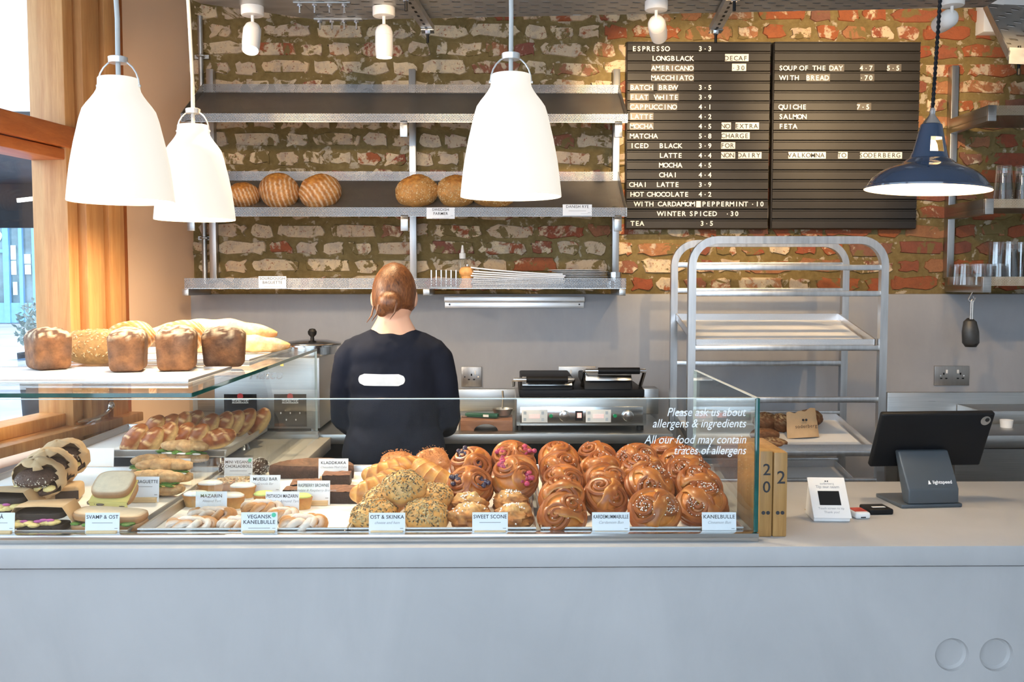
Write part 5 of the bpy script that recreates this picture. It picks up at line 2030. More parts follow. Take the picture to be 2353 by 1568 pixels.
# icing-sugar dusted twists
def dusted(seed, label, px, py, w=.055, d=.032, h=.030, rot=0.0):
    b = atz(px, py, TZ)
    t = thing('sugar_twist', label, 'bun', (b.x, b.y + d, TZ), (0, 0, rot), 'sugar-dusted vegan cinnamon twists')
    m = MB()
    f0 = (.70, .55, .42)
    def colf(tt, a):
        return mixc((.50, .25, .10), (.78, .70, .63), .35 + .6 * math.cos(a) + .4 * nz((tt * 7, a, seed), 1))
    m.ell((0, 0, h * .40), (w * .78, d * .78, h * .42), 18, 10, col=(.60, .45, .35))
    # two strands twisted round each other along a loop
    for st_ in (0, PI):
        pts = []
        for i in range(72):
            u = i / 71
            a = 2 * PI * 1.06 * u + seed
            hx = 2 * PI * 5 * u + st_
            q = .70 + .20 * math.cos(hx)
            pts.append((w * q * math.cos(a), d * q * math.sin(a), h * (.50 + .26 * math.sin(hx))))
        m.tube(pts, h * .27, 9, colf=colf, ref=(0, 0, 1))
    m.tube([(-w * .75, 0, h * .55), (-w * .3, d * .1, h * .86), (w * .3, -d * .1, h * .86), (w * .75, 0, h * .5)], [h * .2, h * .27, h * .27, h * .2], 9, colf=colf, ref=(0, 0, 1))
    m.build('dough', M_sugarb, t)
dusted(1.0, 'sugar-dusted twist lying in front of the mazarin card', 480, 1206, .056, .026, .032)
dusted(2.2, 'sugar-dusted twist at the front left corner of the tart tray', 431, 1231, .058, .030, .032)
dusted(3.1, 'sugar-dusted twist below the pistachio card', 598, 1190, .050, .028, .034)
dusted(4.3, 'sugar-dusted twist left behind the vegan bun card', 535, 1231, .040, .030, .032)
dusted(5.2, 'sugar-dusted twist at the front right of the tart tray', 690, 1231, .052, .034, .036)
dusted(6.0, 'sugar-dusted twist right behind the vegan bun card', 645, 1204, .034, .026, .030)

# ---- sandwich tray
def slice_poly(w, h, n=26, e=.55):
    return [(math.copysign(abs(math.cos(a)) ** e, math.cos(a)) * w, math.copysign(abs(math.sin(a)) ** e, math.sin(a)) * h) for a in [2 * PI * k / n for k in range(n)]]
def bread_slice(par, w, d, z, th, crumb, rim, mtx, name='bread_slice'):
    m = MB()
    m.T = mtx
    poly = slice_poly(w, d)
    n = len(poly)
    vs = [(x, y, z) for x, y in poly] + [(x * 1.03, y * 1.03, z + th * .5) for x, y in poly] + [(x, y, z + th) for x, y in poly] + [(x * .86, y * .86, z + th + .001) for x, y in poly]
    cs = [rim] * (2 * n) + [mixc(rim, crumb, .3)] * n + [crumb] * n
    fs = [tuple(range(n - 1, -1, -1))] + [(k * n + i, k * n + (i + 1) % n, (k + 1) * n + (i + 1) % n, (k + 1) * n + i) for k in range(3) for i in range(n)] + [tuple(3 * n + i for i in range(n))]
    m.add(vs, fs, cs)
    return m.build(name, M_soft, par)
CRUMB, RIM = (.74, .62, .45), (.42, .21, .09)
b = atz(258, 1180, TZ)
t = thing('cheese_sandwich', 'white bread sandwich with a hanging cheese slice, leaning upright', 'sandwich', (b.x, b.y + .02, TZ + .012))
T1_ = Matrix.Translation((0, 0, .045)) @ Matrix.Rotation(R(28), 4, 'X')
bread_slice(t, .046, .042, .004, .016, CRUMB, RIM, T1_)
m = MB()
m.T = T1_
m.box(-.046, .046, -.052, .03, -.003, .001)
m.hexa([(-.044, -.052, -.002), (.046, -.056, -.002), (-.044, -.050, .001), (.046, -.054, .001), (-.044, -.056, -.026), (.046, -.058, -.022), (-.044, -.054, -.026), (.046, -.056, -.022)])
m.build('cheese', M_cheese, t)
bread_slice(t, .046, .042, -.024, .016, CRUMB, RIM, T1_)
m = MB()
m.T = T1_
rs = random.Random(3)
for i in range(14):
    x = rs.uniform(-.045, .045)
    m.ell((x, -.040 + rs.uniform(-.01, .0), -.006 + rs.uniform(-.004, .002)), (.012, .010, .003), 8, 5)
m.build('mushrooms', mat('fried_mushroom', (.20, .14, .09), .6, var=.4, scale=60), t)
b = atz(235, 1226, TZ)
t = thing('flat_sandwich', 'round-sliced seeded sandwich lying behind the svamp card', 'sandwich', (b.x, b.y + .045, TZ))
bread_slice(t, .078, .046, .002, .015, CRUMB, RIM, Matrix())
m = MB()
for i in range(18):
    m.ell((rs.uniform(-.075, .075), rs.uniform(-.05, -.035), .020), (.012, .010, .004), 8, 5)
m.build('salad', M_leaf, t)
bread_slice(t, .076, .045, .023, .015, (.70, .58, .42), RIM, Matrix.Rotation(R(4), 4, 'Y'))

def mini_baguette(seed, label, px, py, L, rot, z=0.0):
    b = atz(px, py, TZ)
    t = thing('mini_baguette', label, 'sandwich', (b.x, b.y + .03, TZ + z), (0, 0, R(rot)), 'filled mini baguettes')
    def half(z0, flip, name):
        m = MB()
        n = 18
        pts = [(L * (i / (n - 1) - .5), .004 * math.sin(i + seed), z0) for i in range(n)]
        rad = [.030 * (max(.0, math.sin(PI * (i + .5) / n)) ** .35) * (1 + .05 * math.sin(i * 1.9 + seed)) for i in range(n)]
        def colf(tt, a):
            return mixc((.42, .22, .09), (.62, .42, .22), .5 + .9 * nz((tt * 12, a * 2, seed), 1))
        m.tube(pts, rad, 14, sx=.62, sy=1.0, colf=colf, ref=(0, 0, 1))
        return m.build(name, M_bread, t)
    half(.019, 0, 'bottom_half')
    half(.050, 1, 'top_half')
    m = MB()
    r2 = random.Random(seed)
    for i in range(34):
        m.ell((r2.uniform(-L * .44, L * .44), r2.uniform(-.034, .0), .036 + r2.uniform(-.004, .004)), (.012, .009, .0025), 7, 5, rot=Matrix.Rotation(r2.uniform(-.6, .6), 3, 'X'))
    m.build('salad', M_leaf, t)
    m = MB()
    for i in range(6):
        m.ell((L * (-.35 + .14 * i), -.026, .033), (.016, .008, .003), 8, 5)
    m.build('filling', M_icing if seed % 2 else M_cheese, t)
mini_baguette(1, 'mini baguette with rocket at the back, half behind a blank card', 418, 1086, .15, -14, .022)
mini_baguette(2, 'mini baguette lying left behind the blank card', 340, 1104, .10, 4)
mini_baguette(3, 'seed-topped mini baguette in the middle of the pile', 372, 1120, .15, -2, .004)
mini_baguette(4, 'mini baguette in front, half behind the mini baguette card', 352, 1146, .14, -8)

def paper_shell(m, rx, ry, rz, cut, seed, nu=30, nv=18):
    k0 = len(m.f)
    m.ell((0, 0, 0), (rx, ry, rz), nu, nv, disp=lambda d: .10 * nz(d, 3, seed) + .04 * nz(d, 9, seed))
    keep = []
    for f in m.f[k0:]:
        c_ = sum((m.v[i] for i in f), Vector()) / len(f)
        if cut(c_):
            keep.append(f)
    m.f = m.f[:k0] + keep
def wrapped_roll(seed, label, px, py, Y, rot, sc=1.0):
    p = at(px, py, Y)
    p.z = max(p.z, TZ + .046 * sc)
    t = thing('wrapped_roll', label, 'sandwich', p, (R(26), R(rot), 0), 'dark rolls wrapped in brown paper')
    m = MB()
    paper_shell(m, .058 * sc, .042 * sc, .050 * sc, lambda c_: not (c_.y < -.006 and abs(c_.x) < .049 * sc and c_.z > -.026 and c_.z < .042 * sc), seed)
    o = m.build('paper', M_kraft, t)
    s = o.modifiers.new('thick', 'SOLIDIFY')
    s.thickness = .0012
    rs = random.Random(seed)
    m = MB()
    m.ell((0, -.016, .014), (.046 * sc, .034 * sc, .016 * sc), 20, 12, disp=lambda d: .10 * nz(d, 4, seed), col=(.09, .045, .03))
    m.ell((0, -.014, -.018), (.044 * sc, .032 * sc, .012 * sc), 20, 12, disp=lambda d: .10 * nz(d, 4, seed), col=(.09, .045, .03))
    m.build('roll', M_choc, t)
    m = MB()
    for i in range(70):
        d = Vector((rs.gauss(0, 1), -abs(rs.gauss(0, 1)) - .3, rs.gauss(0, .8))).normalized()
        m.seed((d.x * .047 * sc, -.016 + d.y * .035 * sc, .012 + d.z * .017 * sc), (rs.uniform(-1, 1), rs.uniform(-1, 1), rs.uniform(-1, 1)), d, .004, .0016, .0012, (.66, .58, .46))
    o = m.build('seeds', M_seed, t, smooth=False)
    o['kind'] = 'stuff'
    m = MB()
    for i in range(9):
        m.ell((rs.uniform(-.040, .040) * sc, -.036 * sc, -.002 + rs.uniform(-.003, .003)), (.014, .012, .005), 8, 6)
    m.build('egg', M_egg, t)
wrapped_roll(1, 'dark seeded roll in brown paper, rearmost of the three', 150, 1052, 2.58, -8, 1.12)
wrapped_roll(2, 'dark seeded roll in brown paper, middle of the three', 118, 1075, 2.46, -4, 1.10)
wrapped_roll(3, 'dark seeded roll in brown paper, frontmost of the three', 92, 1098, 2.35, 0, 1.10)
b = atz(95, 1160, TZ)
t = thing('paper_parcel', 'flat brown paper parcel behind the breakfast sandwich card', 'sandwich', (b.x, b.y + .05, TZ), (0, 0, R(14)))
m = MB()
m.box(-.075, .075, -.045, .045, .001, .040)
m.build('paper', M_kraft, t, bevel=.010, seg=3)
m = MB()
m.box(-.077, -.02, -.046, .046, .036, .043)
m.build('paper_fold', M_kraft, t, bevel=.003)
MB().box(.02, .074, -.0475, -.044, .008, .030).build('roll_end', mat('dark_roll', (.06, .035, .025), .8), t)
def rye_sandwich(seed, label, px, py):
    b = atz(px, py, TZ)
    t = thing('rye_sandwich', label, 'sandwich', (b.x, b.y + .035, TZ), (0, 0, R(4)), 'rye sandwiches in brown paper')
    DK = (.035, .026, .022)
    bread_slice(t, .052, .036, .003, .013, DK, (.05, .035, .028), Matrix.Rotation(R(-3), 4, 'X'))
    m = MB()
    rs = random.Random(seed)
    for i in range(22):
        m.ell((rs.uniform(-.048, .048), rs.uniform(-.042, -.01), .024 + rs.uniform(-.003, .004)), (.014, .011, .006), 8, 6)
    m.build('egg', M_egg, t)
    m = MB()
    for i in range(5):
        m.ell((rs.uniform(-.03, .04), -.040, .028 + rs.uniform(-.003, .004)), (.010, .004, .0035), 8, 6)
    m.build('onion', M_onion, t)
    bread_slice(t, .052, .036, .033, .013, DK, (.05, .035, .028), Matrix.Rotation(R(2), 4, 'X'))
    m = MB()
    prof = [(-.066, .0), (-.062, .040), (-.05, .058), (.0, .060), (.052, .058), (.068, .030), (.085, .004)]
    n = len(prof)
    vs = [(x, y, max(.001, z + .004 * nz((x, y, z), 40))) for y in (-.030, .0, .05) for x, z in prof]
    m.add(vs, [(k * n + i, k * n + i + 1, (k + 1) * n + i + 1, (k + 1) * n + i) for k in range(2) for i in range(n - 1)])
    o = m.build('paper', M_kraft, t)
    s = o.modifiers.new('thick', 'SOLIDIFY')
    s.thickness = .001
rye_sandwich(7, 'dark rye egg sandwich in brown paper at the front left', 84, 1228)
rye_sandwich(8, 'dark rye egg sandwich in brown paper cut off by the left edge', -2, 1190)

# ---- glossy buns on the raised tray
def finger_bun(seed):
    t = thing('vanilla_bun', '', 'bun', group='glossy buns on the raised tray')
    m = MB()
    def col(d):
        st = math.sin(d.x * 10 + 3 * d.y + seed)
        c = mixc((.34, .11, .03), (.24, .06, .016), .5 + .5 * st)
        c = mixc(c, (.66, .42, .20), 1.0 if (st > .86 and d.z > -.1) else 0)
        return mixc(c, (.72, .50, .22), max(0, min(1, -d.z * 2.2 + .2 * nz(d, 4, seed))))
    m.ell((0, 0, 0), (.062, .034, .034), 34, 20, disp=lambda d: .05 * math.sin(d.x * 10 + 3 * d.y + seed) * (d.z + .6) * .5 + .04 * nz(d, 2, seed), col=col)
    m.build('dough', M_bun, t)
    return t
fb = [Proto(finger_bun(700 + i)) for i in range(3)]
random.seed(77)
UPOS = [((309, 1010), 2.90, 0), ((346, 1017), 2.90, 0), ((380, 1006), 2.93, 0), ((418, 1006), 2.95, 0), ((452, 1008), 2.95, 0), ((500, 1008), 2.95, 0),
        ((350, 988), 3.06, 1), ((384, 985), 3.08, 1), ((414, 980), 3.10, 1), ((440, 976), 3.12, 1), ((475, 984), 3.10, 1), ((508, 980), 3.14, 1), ((535, 975), 3.18, 1), ((560, 971), 3.22, 1), ((595, 970), 3.26, 1)]
cnt = [0, 0]
for i, ((px, py), Y, rw) in enumerate(UPOS):
    p = at(px, py, Y)
    p.z = max(p.z, UZ + .036)
    e = (Matrix.Rotation(R(random.uniform(-20, 5) + (0 if i != 5 else 20)), 3, 'Z') @ Matrix.Rotation(R(-52 if i not in (5,) else -12), 3, 'Y') @ Matrix.Rotation(R(25), 3, 'X')).to_euler()
    fb[i % 3].put(p, e, 'glossy striped bun on the raised tray, %s row, %s from the left' % ('front' if rw == 0 else 'back', ORD[cnt[rw]]), .92)
    cnt[rw] += 1

# ---- loaves on top of the glass shelf
def tin_loaf(seed, label, px, py, w, d, h, rot, dark=0.0):
    b = atz(px, py, ZL)
    t = thing('rye_loaf', label, 'loaf', (b.x, b.y, ZL), (0, 0, R(rot)), 'dark tin rye loaves')
    m = MB()
    hx, hy, hz, rr = w / 2, d / 2, h / 2, .016
    n = 16
    vs, fs, cs = [], [], []
    for ax in range(3):
        for sg in (-1, 1):
            o_ = len(vs)
            for j in range(n + 1):
                for i in range(n + 1):
                    q = [0, 0, 0]
                    q[ax] = sg
                    q[(ax + 1) % 3] = math.sin(PI / 2 * (2 * i / n - 1))
                    q[(ax + 2) % 3] = math.sin(PI / 2 * (2 * j / n - 1))
                    P_ = Vector((q[0] * hx, q[1] * hy, q[2] * hz))
                    inn = Vector([max(-(e - rr), min(e - rr, c_)) for c_, e in zip(P_, (hx, hy, hz))])
                    dr = (P_ - inn)
                    p = inn + dr.normalized() * rr if dr.length > 1e-7 else P_
                    u, v, k = p.x / hx, p.y / hy, (p.z + hz) / h
                    tp = max(0, (k - .78) / .22)
                    p.z += tp * (.017 * (1 - u * u * .8) * (1 - v * v * .8) + .004 * nz(p, 55, seed) + .003 * nz(p, 120, seed) - .004)
                    p.x *= 1 + .10 * (k - .5) + .012 * nz(p, 30, seed)
                    p.y *= 1 + .10 * (k - .5) + .012 * nz(p, 30, seed + 4)
                    p.z += hz
                    side = mixc((.155, .066, .028), (.26, .115, .045), .5 + .8 * nz(p, 38, seed))
                    side = mixc(side, (.12, .080, .062), max(0, .9 * nz(p, 22, seed + 5) + .15))
                    n_ = nz(p, 75, seed) + .6 * nz(p, 170, seed)
                    top = (.54, .43, .29) if n_ > .02 else (.12, .06, .036)
                    c = mixc(side, top, (k - .84 + .10 * nz(p, 60, seed + 9)) * 9)
                    vs.append(p)
                    cs.append(tuple(z_ * (1 - dark) for z_ in c))
            for j in range(n):
                for i in range(n):
                    k0 = o_ + j * (n + 1) + i
                    fs.append((k0, k0 + 1, k0 + n + 2, k0 + n + 1))
    m.add(vs, fs, cs)
    for v in m.v:
        v.z = max(v.z, 0)
    m.build('crust', M_rye, t, weld=True, angle=70)
tin_loaf(1, 'dark rye tin loaf standing alone at the left on the front tray', 112, 848, .096, .105, .100, 42)
tin_loaf(2, 'dark rye tin loaf, left of the middle pair on the front tray', 296, 852, .088, .125, .102, 14)
tin_loaf(3, 'dark rye tin loaf, right of the middle pair on the front tray', 408, 850, .095, .120, .106, 12)
tin_loaf(4, 'darkest rye tin loaf at the right end of the glass shelf', 516, 842, .112, .090, .098, 12, dark=.35)
def seed_cover(m, rs, n, r, cols, zmin=-.4, a=.0045, b=.0022, pw=.8):
    for i in range(n):
        d = Vector((rs.gauss(0, 1), rs.gauss(0, 1), rs.gauss(0, 1))).normalized()
        if d.z < zmin:
            continue
        e = [math.copysign(abs(q_) ** pw, q_) for q_ in d]
        p = Vector((e[0] * r[0], e[1] * r[1], e[2] * r[2]))
        t = d.orthogonal()
        t.rotate(Matrix.Rotation(rs.uniform(0, 6.28), 3, d))
        m.seed(p * 1.005, t, d, a, b, .0014, rs.choice(cols))
OAT = [(.66, .48, .24), (.58, .38, .16), (.70, .54, .32), (.46, .26, .10)]
b = atz(205, 836, ZL)
t = thing('seeded_loaf', 'oat-covered loaf behind the leftmost rye loaf', 'loaf', (b.x, b.y + .05, ZL + .045), (0, 0, R(6)))
MB().ell((0, 0, 0), (.10, .055, .050), 30, 20, disp=lambda d: .06 * nz(d, 3), col=(.46, .25, .09), power=.8).build('crust', M_bread, t)
m = MB()
seed_cover(m, random.Random(4), 900, (.100, .056, .051), OAT)
o = m.build('oats', M_seed, t, smooth=False)
o['kind'] = 'stuff'
def boule(name, seed, label, cen, r, rot, seeded=False, grp=None):
    t = thing(name, label, 'loaf', cen, rot, grp)
    ax = Vector((.95, .1, .3)).normalized()
    ear = Vector((-.15, -.62, .78)).normalized()
    def col(d):
        c = mixc((.36, .14, .035), (.50, .23, .06), .5 + .9 * nz(d, 3, seed))
        if seeded:
            c = mixc(c, (.54, .28, .08), .5)
        else:
            s = math.sin(math.acos(max(-1, min(1, d.dot(ax)))) * 26 + .6 * nz(d, 2, seed))
            c = mixc(c, (.70, .56, .40), max(0, min(1, (s - .35) * 2.2)) * .8)
        e = d.dot(ear) + .10 * nz(d, 5, seed)
        c = mixc(c, mixc((.58, .26, .05), (.34, .11, .02), .5 + nz(d, 7, seed)), (e - .80) * 9)
        return c
    def disp(d):
        return .05 * nz(d, 2, seed) + .05 * max(0, d.dot(ear) - .75) * 3 * (.5 + nz(d, 8, seed))
    m = MB()
    m.ell((0, 0, 0), r, 80, 44, disp=disp, col=col)
    m.build('crust', M_bread, t)
    if seeded:
        s = MB()
        rs = random.Random(seed)
        for i in range(900):
            d = Vector((rs.gauss(0, 1), rs.gauss(0, 1), rs.gauss(0, 1))).normalized()
            if d.dot(ear) > .84 or d.z < -.75:
                continue
            k = 1 + disp(d)
            p = Vector((d.x * r[0], d.y * r[1], d.z * r[2])) * k
            tt = d.orthogonal()
            tt.rotate(Matrix.Rotation(rs.uniform(0, 6.28), 3, d))
            s.seed(p, tt, d, .0038, .0019, .0015, rs.choice(OAT))
        o = s.build('oats', M_seed, t, smooth=False)
        o['kind'] = 'stuff'
    return t
for i, (px, py, lab) in enumerate(((297, 778, 'flour-dusted scored loaf behind the left rye loaves'), (415, 776, 'flour-dusted scored loaf behind the right rye loaves'))):
    p = at(px, py, 2.86)
    p.z = max(p.z, ZL + .044)
    boule('scored_loaf', 800 + i, lab, p, (.075, .065, .050), (R(10), R(-12), R(30)), grp='scored loaves on the glass shelf')
def baguette(seed, label, pts, rad):
    t = thing('baguette', label, 'baguette', (0, 0, 0), group='baguettes on the glass shelf')
    m = MB()
    P_ = []
    n = 40
    for i in range(n):
        u = i / (n - 1) * (len(pts) - 1)
        k = min(int(u), len(pts) - 2)
        P_.append(pts[k].lerp(pts[k + 1], u - k))
    rr = [rad * (max(.02, math.sin(PI * (i + .3) / (n - .4))) ** .42) * (1 + .07 * math.sin(i * .75 + seed)) for i in range(n)]
    def colf(tt, a):
        c = mixc((.58, .33, .14), (.74, .54, .32), .5 + .8 * nz((tt * 14, a * 1.5, seed), 1))
        return mixc(c, (.50, .22, .06), max(0, abs(tt - .5) * 2 - .8) * 4)
    m.tube(P_, rr, 18, colf=colf, ref=(0, 0, 1))
    m.build('crust', M_bread, t)
baguette(1, 'long pale baguette lying along the top at the back', [at(318, 775, 3.14), at(420, 760, 3.16), at(530, 757, 3.18), at(637, 768, 3.20)], .036)
baguette(2, 'second pale baguette showing below the top one', [at(430, 800, 3.10), at(560, 789, 3.12), at(667, 795, 3.14)], .029)

# ---- loaves on the bread shelf
for i, (px, py, w, h, lab, rot) in enumerate(((560, 449, 74, 58, 'striped sourdough loaf half behind the small pendant lamp', (R(0), 0, R(10))), (642, 440, 94, 82, 'striped sourdough loaf, middle of the three on the shelf', (R(-6), R(10), R(-12))), (736, 441, 98, 80, 'striped sourdough loaf, right one of the three on the shelf', (R(-6), R(-14), R(14))))):
    Y = 3.915
    p = at(px, py, Y)
    boule('sourdough_loaf', 830 + i, lab, p, (w / 2 * Y / FPX, .070, h / 2 * Y / FPX), rot, grp='striped sourdough loaves on the shelf')
for i, (px, py, w, h, lab) in enumerate(((958, 441, 98, 76, 'oat-crusted round loaf, leftmost of the three'), (1050, 441, 92, 76, 'oat-crusted round loaf half behind the pendant lamp'), (1131, 455, 97, 48, 'oat-crusted round loaf lowest behind the pendant lamp'))):
    Y = 3.915
    p = at(px, py, Y)
    boule('oat_loaf', 850 + i, lab, p, (w / 2 * Y / FPX, .070, h / 2 * Y / FPX), (R(-4), R(8 * i - 6), R(10 * i)), True, 'oat-crusted loaves on the shelf')

# ---- loaves and bag on the rack tray
def dark_loaf(seed, label, px, Y, r, rot, pale=.3):
    p = rack_pt(px, Y, 1, .004 + r[2] * .92)
    t = thing('rack_loaf', label, 'loaf', p, rot, 'dark loaves on the rack')
    def col(d):
        c = mixc((.12, .05, .022), (.22, .09, .035), .5 + nz(d, 4, seed))
        return mixc(c, (.56, .40, .20), (.75 if nz(d, 6, seed + 2) > .10 else .0) * max(0, d.z + .2) * pale * 2)
    MB().ell((0, 0, 0), r, 34, 22, disp=lambda d: .07 * nz(d, 3, seed), col=col).build('crust', M_rye, t)
dark_loaf(1, 'dark crusty loaf at the back left of the rack tray', 1758, 3.70, (.048, .05, .036), (0, 0, 0))
dark_loaf(2, 'dark crusty loaf with pale cracks on the rack tray', 1793, 3.68, (.036, .05, .036), (0, 0, .3), .6)
dark_loaf(3, 'dark crusty loaf behind the paper bag', 1861, 3.74, (.048, .05, .036), (0, 0, .2))
dark_loaf(4, 'long dark loaf at the left of the rack tray', 1757, 3.56, (.055, .04, .026), (0, 0, R(-12)), .1)
dark_loaf(5, 'long seeded dark loaf at the front of the rack tray', 1775, 3.475, (.055, .03, .022), (0, 0, R(-10)), .5)
p = rack_pt(1846, 3.60, 1, .004)
bg = thing('paper_bag', 'brown paper bakery bag standing on the rack tray', 'paper bag', p, (R(-12), R(-2), R(6)))
m = MB()
nx, nz_ = 12, 10
def bagp(i, j, s):
    u, v = i / nx, j / nz_
    x = (u - .5) * (.128 - .012 * v)
    z = v * (.098 + .030 * max(0, u - .35) ** 1.5 + .004 * math.sin(u * 17))
    y = s * (.020 * (1 - v * .75)) * math.sin(PI * u) ** .5 + .004 * nz((x, z, s), 45)
    return (x, y, z)
for s in (-1, 1):
    vs = [bagp(i, j, s) for j in range(nz_ + 1) for i in range(nx + 1)]
    m.add(vs, [(j * (nx + 1) + i, j * (nx + 1) + i + 1, (j + 1) * (nx + 1) + i + 1, (j + 1) * (nx + 1) + i) for j in range(nz_) for i in range(nx)])
o = m.build('bag', M_kraft, bg)
me = text_mesh('soderberg', .019, spacing=1.1, mat4=Matrix.Translation((.006, -.0225, .042)) @ UPRIGHT)
link('lettering', me, M_ink, bg)
m = MB()
for q in (-.006, .006):
    m.lathe([(0, 0), (.0048, 0), (.0048, .001), (0, .001)], 14, (.004 + q, -.0200, .066), axis=(0, -1, 0))
m.build('printed_dots', M_ink, bg)

# ---- small things on the low bread shelf
LZ = zl + .0035
def lowx(px, Y): return at(px, 640, Y).x
t = thing('wire_stand', 'small stand of thin steel prongs on the low shelf', 'stand', (lowx(1020, 3.90), 3.90, LZ))
MB().box(-.055, .055, -.02, .02, 0, .004).build('base', M_steel, t)
for i in range(6):
    MB().box(-.050 + i * .02 - .002, -.050 + i * .02 + .002, -.016, .016, .004, .072).build('prong', M_aluW, t)
t = thing('oil_bottle', 'clear squeeze bottle with pointed nozzle and oil inside', 'bottle', (lowx(1063, 3.98), 3.98, LZ))
MB().lathe([(0, 0), (.019, 0), (.020, .01), (.020, .105), (.014, .118), (.0125, .122)], 20).build('body', M_tumbler, t)
MB().lathe([(0, .002), (.018, .002), (.0185, .06), (0, .06)], 20).build('oil', mat('olive_oil', (.30, .22, .02), .2), t)
MB().lathe([(.013, .120), (.0135, .142), (.008, .144), (.0035, .175), (0, .176)], 18).build('nozzle', M_white, t)
t = thing('pepper_mill', 'turned wooden pepper mill on the low shelf', 'pepper mill', (lowx(1074, 3.90), 3.90, LZ))
M_mill = wood('pale_turned_wood', srgb(214, 150, 84), srgb(236, 178, 112), 5, 2)
MB().lathe([(0, 0), (.033, 0), (.034, .006), (.026, .022), (.022, .034), (.025, .044), (.025, .048), (0, .048)], 26).build('base', M_mill, t)
MB().lathe([(0, .048), (.026, .048), (.033, .058), (.034, .068), (.026, .082), (.012, .086), (0, .086)], 26).build('head', M_mill, t)
MB().lathe([(0, .086), (.008, .086), (.006, .091), (.007, .096), (0, .098)], 14).build('top_nut', M_chrome, t)
t = thing('paper_stack', 'sagging stack of white paper bags on the low shelf', 'paper stack', (lowx(1190, 3.92), 3.92, LZ))
for k in range(9):
    m = MB()
    n = 12
    vs = []
    for j, y in enumerate((-.07, .08)):
        for i in range(n):
            u = i / (n - 1)
            x = -.185 + .37 * u + .006 * math.sin(k * 2.1)
            z = (k + .3) * .0062 + .010 * (k / 8) * (1 - u) ** 2 * (1.6 if k == 8 else 1) + .012 * (1 - u) * (k / 8)
            vs.append((x, y + .003 * math.sin(k), max(.001, z)))
    vs2 = [(x, y, z + .0052) for x, y, z in vs]
    fs = []
    N2 = 2 * n
    for i in range(n - 1):
        fs += [(i, i + 1, n + i + 1, n + i), (N2 + i, N2 + n + i, N2 + n + i + 1, N2 + i + 1), (i, N2 + i, N2 + i + 1, i + 1), (n + i, n + i + 1, N2 + n + i + 1, N2 + n + i)]
    fs += [(0, n, N2 + n, N2), (n - 1, N2 + n - 1, N2 + 2 * n - 1, 2 * n - 1)]
    m.add(vs + vs2, fs)
    m.build('paper_bag_bundle', M_card, t)
plate = MB()
plate.lathe([(0, 0), (.055, 0), (.060, .002), (.098, .010), (.118, .0125), (.1185, .014), (.098, .0125), (.060, .0045), (0, .004)], 40)
pme = plate.mesh('plate')
pme.materials.append(mat('white_china', (.86, .86, .85), .15, var=.01))
pxx = lowx(1331, 3.94)
for k in range(10):
    o = link('plate', pme, None, None, (pxx + (.006 * math.sin(k * 1.7) if k < 9 else -.012), 3.955, LZ + .0066 * k))
    tag(o, 'white china plate in the stack, %s' % ('topmost' if k == 9 else ('bottom one' if k == 0 else ORD[9 - k] + ' from the top')), 'plate', 'stacked white plates')
for i, (px, Y, r_, h) in enumerate(((1412, 3.94, .030, .064), (1402, 3.87, .018, .026))):
    m = MB()
    m.lathe([(0, 0), (r_, 0), (r_, h * .3), (r_ * .96, h * .32), (r_, h * .34), (r_, h * .62), (r_ * .96, h * .64), (r_, h * .66), (r_, h), (r_ * .9, h), (r_ * .9, h * .9), (0, h * .9)], 26)
    tag(m.build('steel_tin', M_bright, loc=(lowx(px, Y), Y, LZ)), ('tall' if i == 0 else 'small') + ' ringed steel tin at the right end of the low shelf', 'tin', 'steel tins on the low shelf')
# ------------------------------------------------------------------ the server, seen from behind
PY = 3.13
pc = at(903, 700, PY)
M_skin = mat('skin', (.62, .38, .28), .55, var=.06, scale=20, sss=.1)
M_shirt = mat('navy_cotton', (.010, .013, .024), .9, var=.25, scale=6, bump=.3, bscale=30, spec=.15)
M_trouser = mat('black_cotton', (.012, .013, .016), .85, var=.25, scale=8, bump=.3, bscale=30)
def hair_mat():
    s = NT('auburn_hair')
    co = s.coord('Object', (1, 1, .35))
    n1 = s.noise(co, 60, 4, .6, .8)
    n2 = s.noise(co, 220, 3)
    k = s.math('ADD', s.math('MULTIPLY', n1, .6), s.math('MULTIPLY', n2, .4))
    s.base(s.ramp(k, [(.35, (.055, .018, .007)), (.55, (.17, .062, .020)), (.72, (.30, .13, .045))]))
    s.set(rough=.45)
    s.bump(k, .6, .004)
    return s.m
M_hair = hair_mat()
per = thing('person', 'person in a dark navy top with auburn hair tied back, facing the wall', 'person', (pc.x, PY, 0))
def remeshed(mb, name, m_, vox, smooth=6, parent=per, disp=0.0):
    o = mb.build(name, m_, parent)
    r = o.modifiers.new('skin', 'REMESH')
    r.mode = 'VOXEL'
    r.voxel_size = vox
    r.use_smooth_shade = True
    s = o.modifiers.new('soft', 'SMOOTH')
    s.factor = .5
    s.iterations = smooth
    if disp:
        tx_ = bpy.data.textures.new(name + '_folds', 'CLOUDS')
        tx_.noise_scale = .09
        d = o.modifiers.new('folds', 'DISPLACE')
        d.texture = tx_
        d.strength = disp
        d.mid_level = .5
    return o
def arm_pts(s):
    return [(s * .115, .0, 1.285), (s * .142, .005, 1.25), (s * .160, .02, 1.16), (s * .170, .05, 1.05), (s * .160, .16, 1.010), (s * .135, .30, .995)]
HD = Matrix.Translation((0, .045, 1.456)) @ Matrix.Rotation(R(-14), 4, 'X')
b = MB()
b.ell((0, 0, .92), (.155, .11, .12), 20, 14)
b.ell((0, 0, 1.05), (.135, .095, .15), 20, 14)
b.ell((0, .008, 1.20), (.150, .105, .16), 20, 14)
b.tube([(-.125, .005, 1.272), (-.05, .005, 1.300), (.05, .005, 1.300), (.125, .005, 1.272)], [.030, .046, .046, .030], 14)
